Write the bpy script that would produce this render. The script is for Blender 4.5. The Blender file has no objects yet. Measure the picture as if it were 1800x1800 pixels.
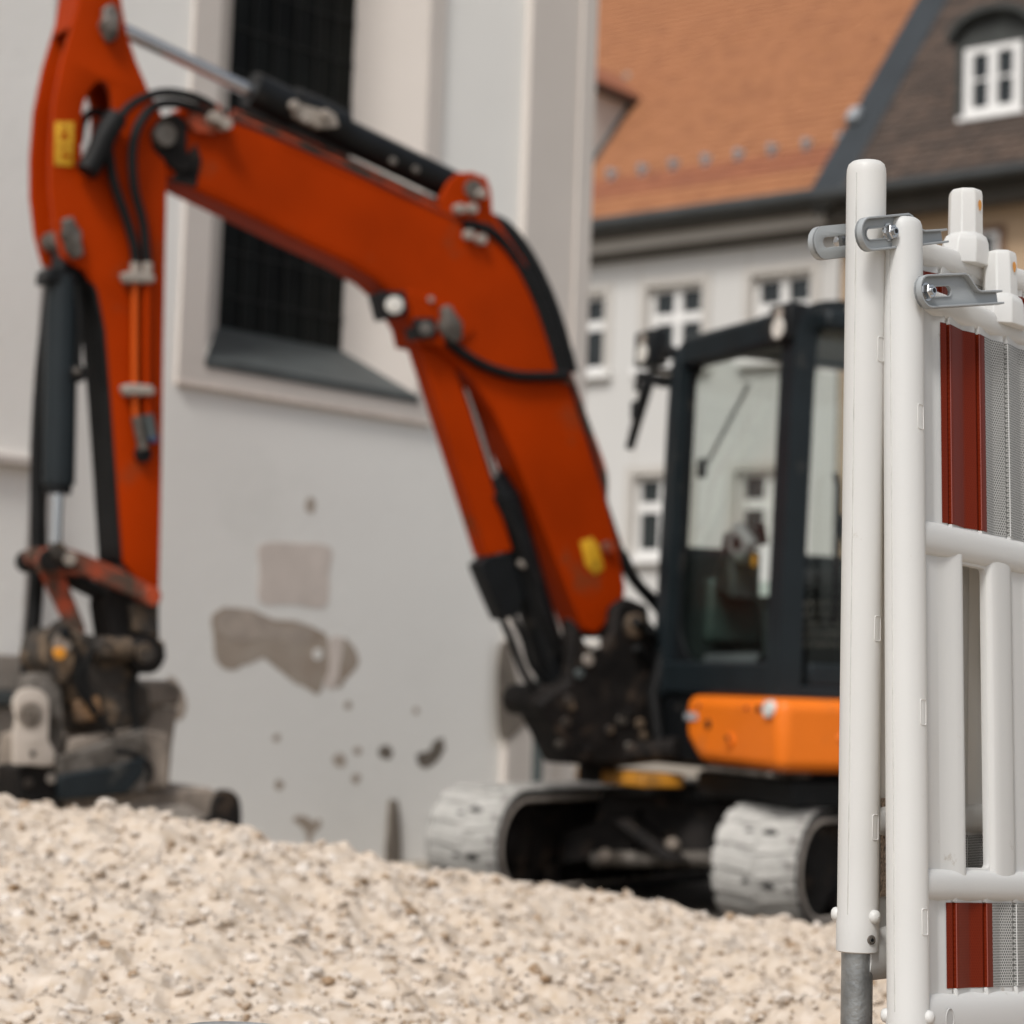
import bpy, bmesh, math, random
import numpy as np
from mathutils import Vector, Matrix, noise

SC = bpy.context.scene
COL = SC.collection
rnd = random.Random(7)

# ------------------------------------------------------------------ camera, sky, sun, exposure
FPX = 3750.0                                   # 50 mm lens on a 24 mm square, in photo pixels (1800 wide)
PITCH = math.atan(310 / FPX)
ROLL = 0.035
EYE = Vector((0, 0, .95))
CF = Vector((0, math.cos(PITCH), math.sin(PITCH)))
_u0 = Vector((0, -math.sin(PITCH), math.cos(PITCH)))
_x0 = Vector((1, 0, 0))
CR = math.cos(ROLL) * _x0 + math.sin(ROLL) * _u0
CU = -math.sin(ROLL) * _x0 + math.cos(ROLL) * _u0
cam_data = bpy.data.cameras.new('camera')
cam_data.lens = 50
cam_data.sensor_width = 24
cam_data.clip_start = .05
cam_data.clip_end = 400
cam_data.dof.use_dof = True
cam_data.dof.focus_distance = 2.53
cam_data.dof.aperture_fstop = 2.9
cam_data.dof.aperture_blades = 9
cam = bpy.data.objects.new('camera', cam_data)
COL.objects.link(cam)
_m = Matrix((CR, CU, -CF)).transposed().to_4x4()
_m.translation = EYE
cam.matrix_world = _m
SC.camera = cam

SUN_DIR = Vector((-.40, -.86, 1.15)).normalized()      # towards the sun: behind the camera, to the left
world = bpy.data.worlds.new('World')
SC.world = world
world.use_nodes = True
wn = world.node_tree
wn.nodes.clear()
sky = wn.nodes.new('ShaderNodeTexSky')
sky.sky_type = 'NISHITA'
sky.sun_disc = False
sky.sun_elevation = math.asin(SUN_DIR.z)
sky.sun_rotation = math.atan2(SUN_DIR.x, SUN_DIR.y)
sky.air_density = 1.0
sky.dust_density = 3.0
sky.ozone_density = 1.0
hs = wn.nodes.new('ShaderNodeHueSaturation')            # a hazy, whitish sky
hs.inputs['Saturation'].default_value = .3
bg = wn.nodes.new('ShaderNodeBackground')
bg.inputs['Strength'].default_value = .115
wo = wn.nodes.new('ShaderNodeOutputWorld')
wn.links.new(sky.outputs[0], hs.inputs['Color'])
wn.links.new(hs.outputs[0], bg.inputs[0])
wn.links.new(bg.outputs[0], wo.inputs[0])

sun_data = bpy.data.lights.new('sun', 'SUN')
sun_data.energy = 2.1
sun_data.angle = math.radians(12)
sun_data.color = (1, .965, .92)
sun = bpy.data.objects.new('sun', sun_data)
COL.objects.link(sun)
sun.rotation_euler = SUN_DIR.to_track_quat('Z', 'Y').to_euler()

SC.view_settings.view_transform = 'Standard'
SC.view_settings.look = 'None'
SC.view_settings.gamma = 1
SC.view_settings.exposure = .27
SC.view_settings.use_curve_mapping = False
SC.cycles.max_bounces = 12
SC.cycles.diffuse_bounces = 8
SC.cycles.transparent_max_bounces = 12


# ------------------------------------------------------------------ materials
def material(name, col, rough=.6, metal=0., var=.12, vscale=4., col2=None, bump=0., bscale=60., coat=0., spec=.5,
             dirt=None, dscale=3., dthr=.55, dsoft=.12):
    """Procedural paint / plaster / metal: colour noise, optional shaped dirt patches, fine relief."""
    m = bpy.data.materials.new(name)
    m.use_nodes = True
    n, l = m.node_tree.nodes, m.node_tree.links
    b = n['Principled BSDF']
    b.inputs['Roughness'].default_value = rough
    b.inputs['Metallic'].default_value = metal
    b.inputs['Coat Weight'].default_value = coat
    b.inputs['Specular IOR Level'].default_value = spec
    tc = n.new('ShaderNodeTexCoord')
    no = n.new('ShaderNodeTexNoise')
    no.inputs['Scale'].default_value = vscale
    no.inputs['Detail'].default_value = 6
    l.new(tc.outputs['Object'], no.inputs['Vector'])
    mx = n.new('ShaderNodeMix')
    mx.data_type = 'RGBA'
    c2 = col2 or tuple(c * (1 - 2 * var) for c in col)
    mx.inputs['A'].default_value = (*[min(1, c * (1 + (0 if col2 else var))) for c in col], 1)
    mx.inputs['B'].default_value = (*c2, 1)
    rp = n.new('ShaderNodeMapRange')
    rp.inputs['From Min'].default_value = .3
    rp.inputs['From Max'].default_value = .7
    l.new(no.outputs['Fac'], rp.inputs['Value'])
    l.new(rp.outputs[0], mx.inputs['Factor'])
    out = mx.outputs['Result']
    if dirt:
        n2 = n.new('ShaderNodeTexNoise')
        n2.inputs['Scale'].default_value = dscale
        n2.inputs['Detail'].default_value = 8
        n2.inputs['Roughness'].default_value = .65
        l.new(tc.outputs['Object'], n2.inputs['Vector'])
        r2 = n.new('ShaderNodeMapRange')
        r2.inputs['From Min'].default_value = dthr - dsoft
        r2.inputs['From Max'].default_value = dthr + dsoft
        l.new(n2.outputs['Fac'], r2.inputs['Value'])
        m2 = n.new('ShaderNodeMix')
        m2.data_type = 'RGBA'
        l.new(r2.outputs[0], m2.inputs['Factor'])
        l.new(out, m2.inputs['A'])
        m2.inputs['B'].default_value = (*dirt, 1)
        out = m2.outputs['Result']
        rr = n.new('ShaderNodeMapRange')
        rr.inputs['To Min'].default_value = rough
        rr.inputs['To Max'].default_value = .9
        l.new(r2.outputs[0], rr.inputs['Value'])
        l.new(rr.outputs[0], b.inputs['Roughness'])
    l.new(out, b.inputs['Base Color'])
    if bump:
        nb = n.new('ShaderNodeTexNoise')
        nb.inputs['Scale'].default_value = bscale
        nb.inputs['Detail'].default_value = 5
        l.new(tc.outputs['Object'], nb.inputs['Vector'])
        bp_ = n.new('ShaderNodeBump')
        bp_.inputs['Strength'].default_value = bump
        bp_.inputs['Distance'].default_value = .01
        l.new(nb.outputs['Fac'], bp_.inputs['Height'])
        l.new(bp_.outputs[0], b.inputs['Normal'])
    return m


def glass_material(name, tint, alpha, rough=.03):
    m = bpy.data.materials.new(name)
    m.use_nodes = True
    n, l = m.node_tree.nodes, m.node_tree.links
    n.clear()
    o = n.new('ShaderNodeOutputMaterial')
    tr = n.new('ShaderNodeBsdfTransparent')
    tr.inputs[0].default_value = (*tint, 1)
    gl = n.new('ShaderNodeBsdfGlossy')
    gl.inputs['Roughness'].default_value = rough
    gl.inputs[0].default_value = (.9, .95, .93, 1)
    fr = n.new('ShaderNodeLayerWeight')
    fr.inputs['Blend'].default_value = .35
    pw = n.new('ShaderNodeMath')
    pw.operation = 'POWER'
    pw.inputs[1].default_value = 4
    l.new(fr.outputs['Facing'], pw.inputs[0])
    ad = n.new('ShaderNodeMath')
    ad.operation = 'MULTIPLY_ADD'
    ad.inputs[1].default_value = .25
    ad.inputs[2].default_value = alpha
    mx = n.new('ShaderNodeMixShader')
    l.new(pw.outputs[0], ad.inputs[0])
    l.new(ad.outputs[0], mx.inputs[0])
    l.new(tr.outputs[0], mx.inputs[1])
    l.new(gl.outputs[0], mx.inputs[2])
    l.new(mx.outputs[0], o.inputs[0])
    return m


def honeycomb_material(name, cell, line, scale, rough=.38):
    """Retro-reflective sheeting: flat printed honeycomb in local metres."""
    m = bpy.data.materials.new(name)
    m.use_nodes = True
    n, l = m.node_tree.nodes, m.node_tree.links
    b = n['Principled BSDF']
    b.inputs['Roughness'].default_value = rough
    b.inputs['Specular IOR Level'].default_value = .12
    at = n.new('ShaderNodeAttribute')
    at.attribute_name = 'panel_uv'
    sx = n.new('ShaderNodeSeparateXYZ')
    l.new(at.outputs['Vector'], sx.inputs[0])

    def math_(op, a, c=None):
        k = n.new('ShaderNodeMath')
        k.operation = op
        for i, v in enumerate((a, c)):
            if v is None:
                continue
            if isinstance(v, (int, float)):
                k.inputs[i].default_value = v
            else:
                l.new(v, k.inputs[i])
        return k.outputs[0]
    U = math_('MULTIPLY', sx.outputs[0], scale)
    V = math_('MULTIPLY', sx.outputs[1], scale)

    def lattice(ou, ov):
        a = math_('SUBTRACT', math_('FRACT', math_('ADD', U, ou)), .5)
        c = math_('MULTIPLY', math_('SUBTRACT', math_('FRACT', math_('ADD', math_('DIVIDE', V, 1.732), ov)), .5), 1.732)
        aa, cc = math_('ABSOLUTE', a), math_('ABSOLUTE', c)
        return math_('MAXIMUM', aa, math_('ADD', math_('MULTIPLY', aa, .5), math_('MULTIPLY', cc, .866)))
    d = math_('MINIMUM', lattice(0, 0), lattice(.5, .5))
    g = n.new('ShaderNodeMapRange')
    g.inputs['From Min'].default_value = .34
    g.inputs['From Max'].default_value = .42
    l.new(d, g.inputs['Value'])
    mx = n.new('ShaderNodeMix')
    mx.data_type = 'RGBA'
    mx.inputs['A'].default_value = (*cell, 1)
    mx.inputs['B'].default_value = (*line, 1)
    l.new(g.outputs[0], mx.inputs['Factor'])
    l.new(mx.outputs['Result'], b.inputs['Base Color'])
    return m


def sign_material(name):
    """Yellow warning sticker with small black pictogram strokes."""
    return material(name, (.62, .33, .01), .5, var=.1, vscale=20, dirt=(.12, .07, .01), dscale=28, dthr=.62, dsoft=.03)


RUST = (.12, .07, .045)
M = dict(
    boom=material('boom_orange_paint', (.335, .030, .0002), .5, var=.10, vscale=2.2, coat=.0, spec=.05, dirt=(.13, .05, .02), dscale=2.6, dthr=.67, dsoft=.09),
    cover=material('cover_orange_paint', (.74, .165, .008), .42, var=.05, vscale=3, coat=.08, spec=.3, dirt=(.4, .12, .03), dscale=5, dthr=.72),
    gearbrown=material('brown_gear_box', (.27, .15, .07), .6, var=.3, vscale=14, dirt=(.05, .035, .025), dscale=14, dthr=.55),
    ear=material('worn_ear_plate', (.47, .41, .355), .7, var=.08, vscale=8, dirt=(.25, .21, .17), dscale=9, dthr=.68),
    pipeorange=material('orange_pipe', (.50, .075, .004), .45, var=.05, spec=.2),
    link=material('link_worn_orange', (.36, .045, .006), .6, var=.15, vscale=9, dirt=(.07, .042, .028), dscale=9, dthr=.50, dsoft=.08),
    amber=material('amber_plate', (.62, .26, .02), .6, var=.12, dirt=(.12, .07, .03), dscale=7, dthr=.6),
    black=material('black_paint', (.006, .007, .008), .45, spec=.25, var=.2, vscale=6, dirt=(.07, .06, .05), dscale=7, dthr=.7),
    cabgrey=material('cab_dark_grey', (.010, .015, .018), .42, var=.12, vscale=5, spec=.3, dirt=(.09, .085, .075), dscale=5, dthr=.74),
    rubber=material('black_rubber_hose', (.008, .008, .008), .6, spec=.2, var=.2, vscale=12),
    chrome=material('chrome_rod', (.55, .57, .6), .18, metal=1, var=.04),
    steel=material('greasy_steel', (.19, .17, .15), .5, metal=.5, var=.3, vscale=14, dirt=(.05, .04, .03), dscale=11, dthr=.55),
    grime=material('greasy_casting', (.011, .009, .008), .7, spec=.2, var=.35, vscale=9, dirt=(.075, .052, .036), dscale=8, dthr=.64, dsoft=.08, bump=.5, bscale=40),
    coupler=material('dusty_coupler_casting', (.028, .022, .017), .68, var=.4, vscale=9, dirt=(.17, .115, .07), dscale=9, dthr=.57, dsoft=.08, bump=.6, bscale=35),
    dust=material('dusty_steel_plate', (.34, .30, .26), .8, var=.12, vscale=8, dirt=(.16, .13, .10), dscale=7, dthr=.63, bump=.3),
    tan=material('dusty_bucket_steel', (.26, .215, .175), .75, var=.16, vscale=5, dirt=(.10, .08, .065), dscale=5, dthr=.62, bump=.3),
    track=material('dusty_track_rubber', (.43, .42, .395), .9, var=.12, vscale=10, dirt=(.13, .12, .11), dscale=9, dthr=.64, dsoft=.08, bump=.6, bscale=50),
    trackdark=material('track_inner_rubber', (.022, .021, .02), .85, var=.3, vscale=10, dirt=(.16, .15, .14), dscale=6, dthr=.68),
    sticker=sign_material('yellow_sticker'),
    grey_label=material('grey_label', (.32, .34, .36), .5, var=.1),
    plaster=material('church_plaster', (.84, .825, .785), .92, var=.02, vscale=.9, dirt=(.76, .75, .71), dscale=1.1, dthr=.66, dsoft=.12, bump=.25, bscale=25),
    pink=material('church_pink_plaster', (.60, .55, .505), .92, var=.025, vscale=1.2, bump=.25, bscale=25),
    bare=material('bare_brown_render', (.36, .29, .23), .95, var=.10, vscale=6, col2=(.44, .38, .32), bump=.6, bscale=30),
    bare_dark=material('weathered_render', (.20, .17, .14), .95, var=.2, vscale=6, bump=.6, bscale=30),
    washed=material('washed_out_render', (.47, .40, .34), .95, var=.12, vscale=7, bump=.4),
    patch=material('pinkish_repair_render', (.69, .61, .55), .92, var=.05, vscale=7, bump=.3, bscale=40),
    leadsill=material('slate_sill', (.058, .066, .066), .6, var=.12, vscale=5),
    darkglass=material('dark_church_glass', (.006, .007, .006), .35, var=.4, vscale=3, spec=.1),
    lead=material('lead_glazing_bar', (.008, .009, .008), .7, var=.2),
    white_wall=material('white_house_plaster', (.56, .55, .53), .9, var=.02, vscale=.5, bump=.2, bscale=15),
    surround=material('window_surround', (.50, .475, .44), .9, var=.02),
    winframe=material('white_window_frame', (.76, .75, .73), .5, var=.02),
    housepane=material('house_window_glass', (.016, .02, .02), .08, var=.3, vscale=2),
    gutter=material('dark_gutter', (.035, .038, .038), .5, var=.1),
    eave=material('eave_boarding', (.085, .078, .068), .85, var=.1),
    lead_verge=material('verge_metal', (.024, .029, .033), .5, var=.1, vscale=3),
    tanwall=material('tan_house_plaster', (.46, .33, .215), .9, var=.03, vscale=.8, bump=.2, bscale=15),
    brownwood=material('brown_window_wood', (.16, .085, .05), .7, var=.15),
    slate=material('dormer_slate', (.04, .043, .04), .8, var=.2, vscale=8),
    ground=material('yard_ground', (.30, .26, .21), .95, var=.15, vscale=3, bump=.5, bscale=30),
    ground_shade=material('shaded_ground', (.10, .085, .07), .95, var=.25, vscale=7, bump=.6, bscale=30),
    stone=material('step_stone', (.27, .235, .20), .9, var=.15, vscale=3, bump=.4, bscale=25),
    pvc=material('white_plastic', (.74, .75, .745), .42, var=.008, vscale=6, spec=.45, dirt=(.50, .47, .42), dscale=30, dthr=.715, dsoft=.035, bump=.035, bscale=220),
    pvc_rib=material('white_plastic_moulding', (.74, .75, .745), .42, var=.006, vscale=6, spec=.45),
    clip=material('grey_plastic_clip', (.31, .33, .34), .38, var=.03, vscale=25, spec=.5, dirt=(.34, .35, .36), dscale=60, dthr=.72, dsoft=.04),
    zinc=material('galvanised_steel', (.30, .315, .32), .4, metal=.75, var=.16, vscale=30, bump=.15, bscale=140),
    bolt=material('zinc_bolt', (.55, .56, .57), .26, metal=1, var=.15, vscale=60),
    holeorange=material('orange_plastic_inside', (.62, .27, .05), .6, var=.1),
    recess_shade=material('shadowed_recess_plastic', (.4, .4, .39), .7, var=.05),  # greyer plastic, the shade inside the drain recess put into its colour
    seam=material('plastic_mould_seam', (.50, .495, .47), .6, var=.1, vscale=40),
    foot=material('brown_recycled_plastic', (.20, .105, .065), .75, var=.25, vscale=18, bump=.5, bscale=120),
    concrete=material('grey_concrete', (.27, .275, .275), .85, var=.18, vscale=30, bump=.5, bscale=150),
    adhesive=material('speckled_film_back', (.40, .30, .225), .8, var=.45, vscale=260, bump=.3, bscale=300),
    film_red=honeycomb_material('red_reflective_film', (.125, .011, .002), (.155, .018, .005), 270),
    film_white=honeycomb_material('white_reflective_film', (.13, .13, .125), (.46, .46, .445), 270),
    film_glint=material('crease_highlight', (.22, .05, .035), .4, var=.05),
    seat=material('seat_fabric', (.03, .03, .032), .8, var=.2),
    ctrl=material('grey_console', (.26, .27, .27), .5, var=.1),
    ctrlgreen=material('grey_green_plastic', (.05, .065, .062), .5, var=.2),
    cabin=material('cab_interior_plastic', (.03, .032, .033), .6, var=.2),
    lens=material('lamp_lens', (.75, .72, .66), .2, var=.1, vscale=30, coat=.4),
    lampamber=material('amber_reflector', (.75, .30, .02), .3, var=.1, coat=.5),
    paper=material('white_paper', (.62, .66, .64), .7, var=.03),
    bronze=material('pipe_green_grey', (.07, .085, .085), .5, var=.15),
    blue=material('blue_cap', (.03, .06, .14), .5, var=.1),
)
for k_ in ('pvc', 'pvc_rib'):      # thin-walled polyethylene lets some light through
    n_, l_ = M[k_].node_tree.nodes, M[k_].node_tree.links
    b_ = n_['Principled BSDF']
    tl_ = n_.new('ShaderNodeBsdfTranslucent')
    tl_.inputs[0].default_value = (.80, .74, .66, 1)
    ms_ = n_.new('ShaderNodeMixShader')
    ms_.inputs[0].default_value = .32
    o_ = [x for x in n_ if x.type == 'OUTPUT_MATERIAL'][0]
    l_.new(b_.outputs[0], ms_.inputs[1])
    l_.new(tl_.outputs[0], ms_.inputs[2])
    l_.new(ms_.outputs[0], o_.inputs['Surface'])
M['glass'] = glass_material('cab_glass', (.925, .94, .93), .04)
M['glass_low'] = glass_material('cab_glass_lower_dusty', (.82, .88, .85), .025, .25)


def tile_material(name, a, b, c):
    m = material(name, a, .85, var=.1, vscale=2, bump=.25, bscale=30)
    n, l = m.node_tree.nodes, m.node_tree.links
    bs = n['Principled BSDF']
    ge = n.new('ShaderNodeNewGeometry')
    rp = n.new('ShaderNodeValToRGB')
    rp.color_ramp.elements[0].color = (*a, 1)
    rp.color_ramp.elements[1].color = (*c, 1)
    e = rp.color_ramp.elements.new(.5)
    e.color = (*b, 1)
    l.new(ge.outputs['Random Per Island'], rp.inputs[0])
    oi = n.new('ShaderNodeObjectInfo')
    ad = n.new('ShaderNodeMath')
    ad.operation = 'ADD'
    fr = n.new('ShaderNodeMath')
    fr.operation = 'FRACT'
    l.new(ge.outputs['Random Per Island'], ad.inputs[0])
    l.new(oi.outputs['Random'], ad.inputs[1])
    l.new(ad.outputs[0], fr.inputs[0])
    l.new(fr.outputs[0], rp.inputs[0])
    l.new(rp.outputs[0], bs.inputs['Base Color'])
    return m


M['tile_orange'] = tile_material('orange_clay_tile', (.315, .132, .056), (.345, .145, .063), (.28, .115, .05))
M['tile_red'] = tile_material('reddish_clay_tile', (.25, .09, .045), (.29, .105, .05), (.23, .082, .042))
M['tile_brown'] = tile_material('brown_clay_tile', (.05, .035, .027), (.066, .046, .035), (.10, .066, .048))


# ------------------------------------------------------------------ mesh helpers
class MB:
    """collects shapes in world metres; build() links them as one mesh object under a parent"""
    def __init__(self):
        self.v, self.f, self.mi = [], [], []

    def add(self, vs, fs):
        o = len(self.v)
        self.v += [Vector(p) for p in vs]
        self.f += [tuple(o + i for i in q) for q in fs]
        return self

    def hexa(self, p):       # 8 points: bottom 4 (ccw), top 4
        return self.add(p, [(3, 2, 1, 0), (4, 5, 6, 7), (0, 1, 5, 4), (1, 2, 6, 5), (2, 3, 7, 6), (3, 0, 4, 7)])

    def box(self, fr, a, b):
        (x0, y0, z0), (x1, y1, z1) = a, b
        return self.hexa([fr(x, y, z) for z in (z0, z1) for x, y in ((x0, y0), (x1, y0), (x1, y1), (x0, y1))])

    def prism(self, near, far):
        n = len(near)
        return self.add(list(near) + list(far), [tuple(range(n)), tuple(range(2 * n - 1, n - 1, -1))] +
                        [(i, i + n, (i + 1) % n + n, (i + 1) % n) for i in range(n)])

    def tube(self, pts, r, seg=12, caps=True):
        pts = [Vector(p) for p in pts]
        rs = r if isinstance(r, (list, tuple)) else [r] * len(pts)
        t0 = (pts[1] - pts[0]).normalized()
        a = Vector((0, 0, 1)) if abs(t0.z) < .9 else Vector((1, 0, 0))
        nrm = t0.cross(a).normalized()
        vs, fs = [], []
        for i, p in enumerate(pts):
            t = (pts[min(i + 1, len(pts) - 1)] - pts[max(i - 1, 0)]).normalized()
            nrm = (nrm - t * nrm.dot(t)).normalized()
            bn = t.cross(nrm)
            for k in range(seg):
                an = 2 * math.pi * k / seg
                vs.append(p + (nrm * math.cos(an) + bn * math.sin(an)) * rs[i])
        for i in range(len(pts) - 1):
            for k in range(seg):
                k2 = (k + 1) % seg
                fs.append((i * seg + k, i * seg + k2, (i + 1) * seg + k2, (i + 1) * seg + k))
        if caps:
            fs.append(tuple(range(seg - 1, -1, -1)))
            fs.append(tuple((len(pts) - 1) * seg + k for k in range(seg)))
        return self.add(vs, fs)

    def cyl(self, p0, p1, r, seg=20, r1=None):
        return self.tube([p0, p1], [r, r if r1 is None else r1], seg)

    def ball(self, c, r, seg=12, rings=7, fr=None):
        c = Vector(c)
        vs, fs = [], []
        for i in range(rings + 1):
            th = math.pi * (i + .02 * (i == 0) - .02 * (i == rings)) / rings
            for k in range(seg):
                ph = 2 * math.pi * k / seg
                d = Vector((math.sin(th) * math.cos(ph), math.sin(th) * math.sin(ph), math.cos(th)))
                if isinstance(r, (tuple, list)):
                    q = Vector((d.x * r[0], d.y * r[1], d.z * r[2]))
                    vs.append(c + (fr(*q) - fr(0, 0, 0) if fr else q))
                else:
                    vs.append(c + d * r)
        for i in range(rings):
            for k in range(seg):
                k2 = (k + 1) % seg
                fs.append((i * seg + k, (i + 1) * seg + k, (i + 1) * seg + k2, i * seg + k2))
        fs.append(tuple(range(seg)))
        fs.append(tuple(rings * seg + k for k in range(seg - 1, -1, -1)))
        return self.add(vs, fs)

    def build(self, name, mat, parent=None, bevel=0., seg=2, smooth=None, origin=None, fix=True):
        me = bpy.data.meshes.new(name)
        o0 = origin if origin is not None else base_of(parent)
        me.from_pydata([p - o0 for p in self.v], [], self.f)
        if fix:
            bm = bmesh.new()
            bm.from_mesh(me)
            bmesh.ops.recalc_face_normals(bm, faces=bm.faces)
            bm.to_mesh(me)
            bm.free()
        ob = bpy.data.objects.new(name, me)
        COL.objects.link(ob)
        if parent is not None:
            ob.parent = parent
        else:
            ob.location = o0
        me.materials.append(M[mat])
        if bevel:
            bv = ob.modifiers.new('bevel', 'BEVEL')
            bv.width = bevel
            bv.segments = seg
            bv.limit_method = 'ANGLE'
            bv.angle_limit = math.radians(35)
            smooth = 38 if smooth is None else smooth
        if smooth:
            me.polygons.foreach_set('use_smooth', [True] * len(me.polygons))
            me.set_sharp_from_angle(angle=math.radians(smooth))
        return ob


def base_of(o):
    while o is not None and o.parent is not None:
        o = o.parent
    return Vector(o.location) if o is not None else Vector((0, 0, 0))


def thing(name, label, cat, loc, group=None):
    o = bpy.data.objects.new(name, None)
    o.empty_display_size = .2
    COL.objects.link(o)
    o.location = loc
    o['label'] = label
    o['category'] = cat
    if group:
        o['group'] = group
    return o


def tag(o, label=None, cat=None, group=None, kind=None):
    for k, v in (('label', label), ('category', cat), ('group', group), ('kind', kind)):
        if v:
            o[k] = v
    return o


def spline(pts, n=6, closed=False):
    """Catmull-Rom through points of any dimension"""
    P = [np.array(p, float) for p in pts]
    N = len(P)
    out = []
    rng = range(N) if closed else range(N - 1)
    for i in rng:
        p0 = P[i - 1] if (closed or i > 0) else P[0]
        p1, p2 = P[i], P[(i + 1) % N]
        p3 = P[(i + 2) % N] if (closed or i + 2 < N) else P[-1]
        for k in range(n):
            t = k / n
            out.append(.5 * ((2 * p1) + (-p0 + p2) * t + (2 * p0 - 5 * p1 + 4 * p2 - p3) * t * t + (-p0 + 3 * p1 - 3 * p2 + p3) * t ** 3))
    if not closed:
        out.append(P[-1])
    return out


def plate(name, mat, parent, loops, fr, thick, bevel=0.):
    """flat plate with holes: loops are lists of (a, b) in the frame's first two axes, centred on its third"""
    cu = bpy.data.curves.new(name + '_outline', 'CURVE')
    cu.dimensions = '2D'
    cu.fill_mode = 'BOTH'
    cu.extrude = max(thick / 2 - bevel, 1e-5)
    cu.bevel_depth = bevel
    cu.bevel_resolution = 1
    cu.offset = -bevel
    for lp in loops:
        s = cu.splines.new('POLY')
        s.points.add(len(lp) - 1)
        for i, (a, b) in enumerate(lp):
            s.points[i].co = (a, b, 0, 1)
        s.use_cyclic_u = True
    tmp = bpy.data.objects.new('outline', cu)
    COL.objects.link(tmp)
    me = bpy.data.meshes.new_from_object(tmp.evaluated_get(bpy.context.evaluated_depsgraph_get()))
    bpy.data.objects.remove(tmp)
    bpy.data.curves.remove(cu)
    base = base_of(parent)
    for v in me.vertices:
        v.co = fr(v.co.x, v.co.y, v.co.z) - base
    bm = bmesh.new()
    bm.from_mesh(me)
    bmesh.ops.remove_doubles(bm, verts=bm.verts, dist=1e-5)
    bmesh.ops.recalc_face_normals(bm, faces=bm.faces)
    bm.to_mesh(me)
    bm.free()
    me.name = name
    me.materials.clear()
    me.materials.append(M[mat])
    me.polygons.foreach_set('use_smooth', [True] * len(me.polygons))
    me.set_sharp_from_angle(angle=math.radians(35))
    ob = bpy.data.objects.new(name, me)
    COL.objects.link(ob)
    ob.parent = parent
    return ob


def ray(px, py):
    return CF + CR * ((px - 900) / FPX) - CU * ((py - 900) / FPX)


class Plane:
    """a real vertical (or tilted) plane: origin, axis along, axis up, normal towards the camera side"""
    def __init__(self, o, a, up):
        self.o, self.a, self.up = Vector(o), Vector(a).normalized(), Vector(up).normalized()
        self.n = self.a.cross(self.up).normalized()

    def __call__(self, a, b, c=0.):
        return self.o + self.a * a + self.up * b + self.n * c

    def uv(self, px, py, off=0.):
        d = ray(px, py)
        s = ((self.o + self.n * off - EYE).dot(self.n)) / d.dot(self.n)
        p = EYE + d * s - self.o
        return p.dot(self.a), p.dot(self.up)

    def at(self, px, py, off=0.):
        a, b = self.uv(px, py, off)
        return self(a, b, off)


def stadium(x0, x1, yc, r, n=10):
    return [(x1 + r * math.cos(t), yc + r * math.sin(t)) for t in [(-.5 + k / n) * math.pi for k in range(n + 1)]] + \
           [(x0 - r * math.cos(t), yc - r * math.sin(t)) for t in [(-.5 + k / n) * math.pi for k in range(n + 1)]]


def rrect(x0, y0, x1, y1, r, n=4, rb=None):
    out = []
    R_, rb = r, rb or r
    for cx, cy, a0 in ((x1 - rb, y0 + rb, -90), (x1 - r, y1 - r, 0), (x0 + r, y1 - r, 90), (x0 + rb, y0 + rb, 180)):
        r = rb if a0 in (-90, 180) else R_
        for k in range(n + 1):
            t = math.radians(a0 + 90 * k / n)
            out.append((cx + r * math.cos(t), cy + r * math.sin(t)))
    return out


# ------------------------------------------------------------------ ground
def W3(x, y, z):
    return Vector((x, y, z))


g = MB().add([(-150, -40, 0), (150, -40, 0), (150, 250, 0), (-150, 250, 0)], [(0, 1, 2, 3)]).build('ground', 'ground')
tag(g, kind='structure')
shade_pts = spline([(-1.2, 8.0), (.4, 7.4), (2.4, 7.4), (3.6, 8.8), (3.4, 11), (1.4, 11.3), (-.3, 10.6)], 5, True)
ground_shade = MB().add([(p[0], p[1], .004) for p in shade_pts], [tuple(range(len(shade_pts)))]).build('shaded_ground', 'ground_shade')  # dark sheet that paints the shade under the excavator onto the ground
tag(ground_shade, kind='structure')

# gravel heap between the barriers and the excavator
CX = np.array([-.42, -.24, -.1333, -.0533, .0533, .152, .30])
CZ = np.array([.66, .632, .586, .504, .418, .368, .33])


def heap_z(x, y):
    xr = x / np.maximum(y, .5)
    crest = np.interp(xr, CX, CZ)
    near = np.interp(xr, [-.4, 0, .12, .2], [.37, .375, .385, .43])
    t = np.clip((y - 3.3) / 2.2, 0, 1)
    up = near + (crest - near) * (t * t * (3 - 2 * t) * .5 + t * .5)
    d = np.clip((y - 5.5) / 1.7, 0, 1)
    fall = crest * (1 - d * d * (3 - 2 * d)) - .03 * d
    z = np.where(y < 5.5, up, fall)
    e = np.clip((3.4 - np.abs(x)) / 1.2, 0, 1)
    e2 = np.clip((y - .3) / 1., 0, 1)
    return z * (e * e * (3 - 2 * e)) * e2 - .02


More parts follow.
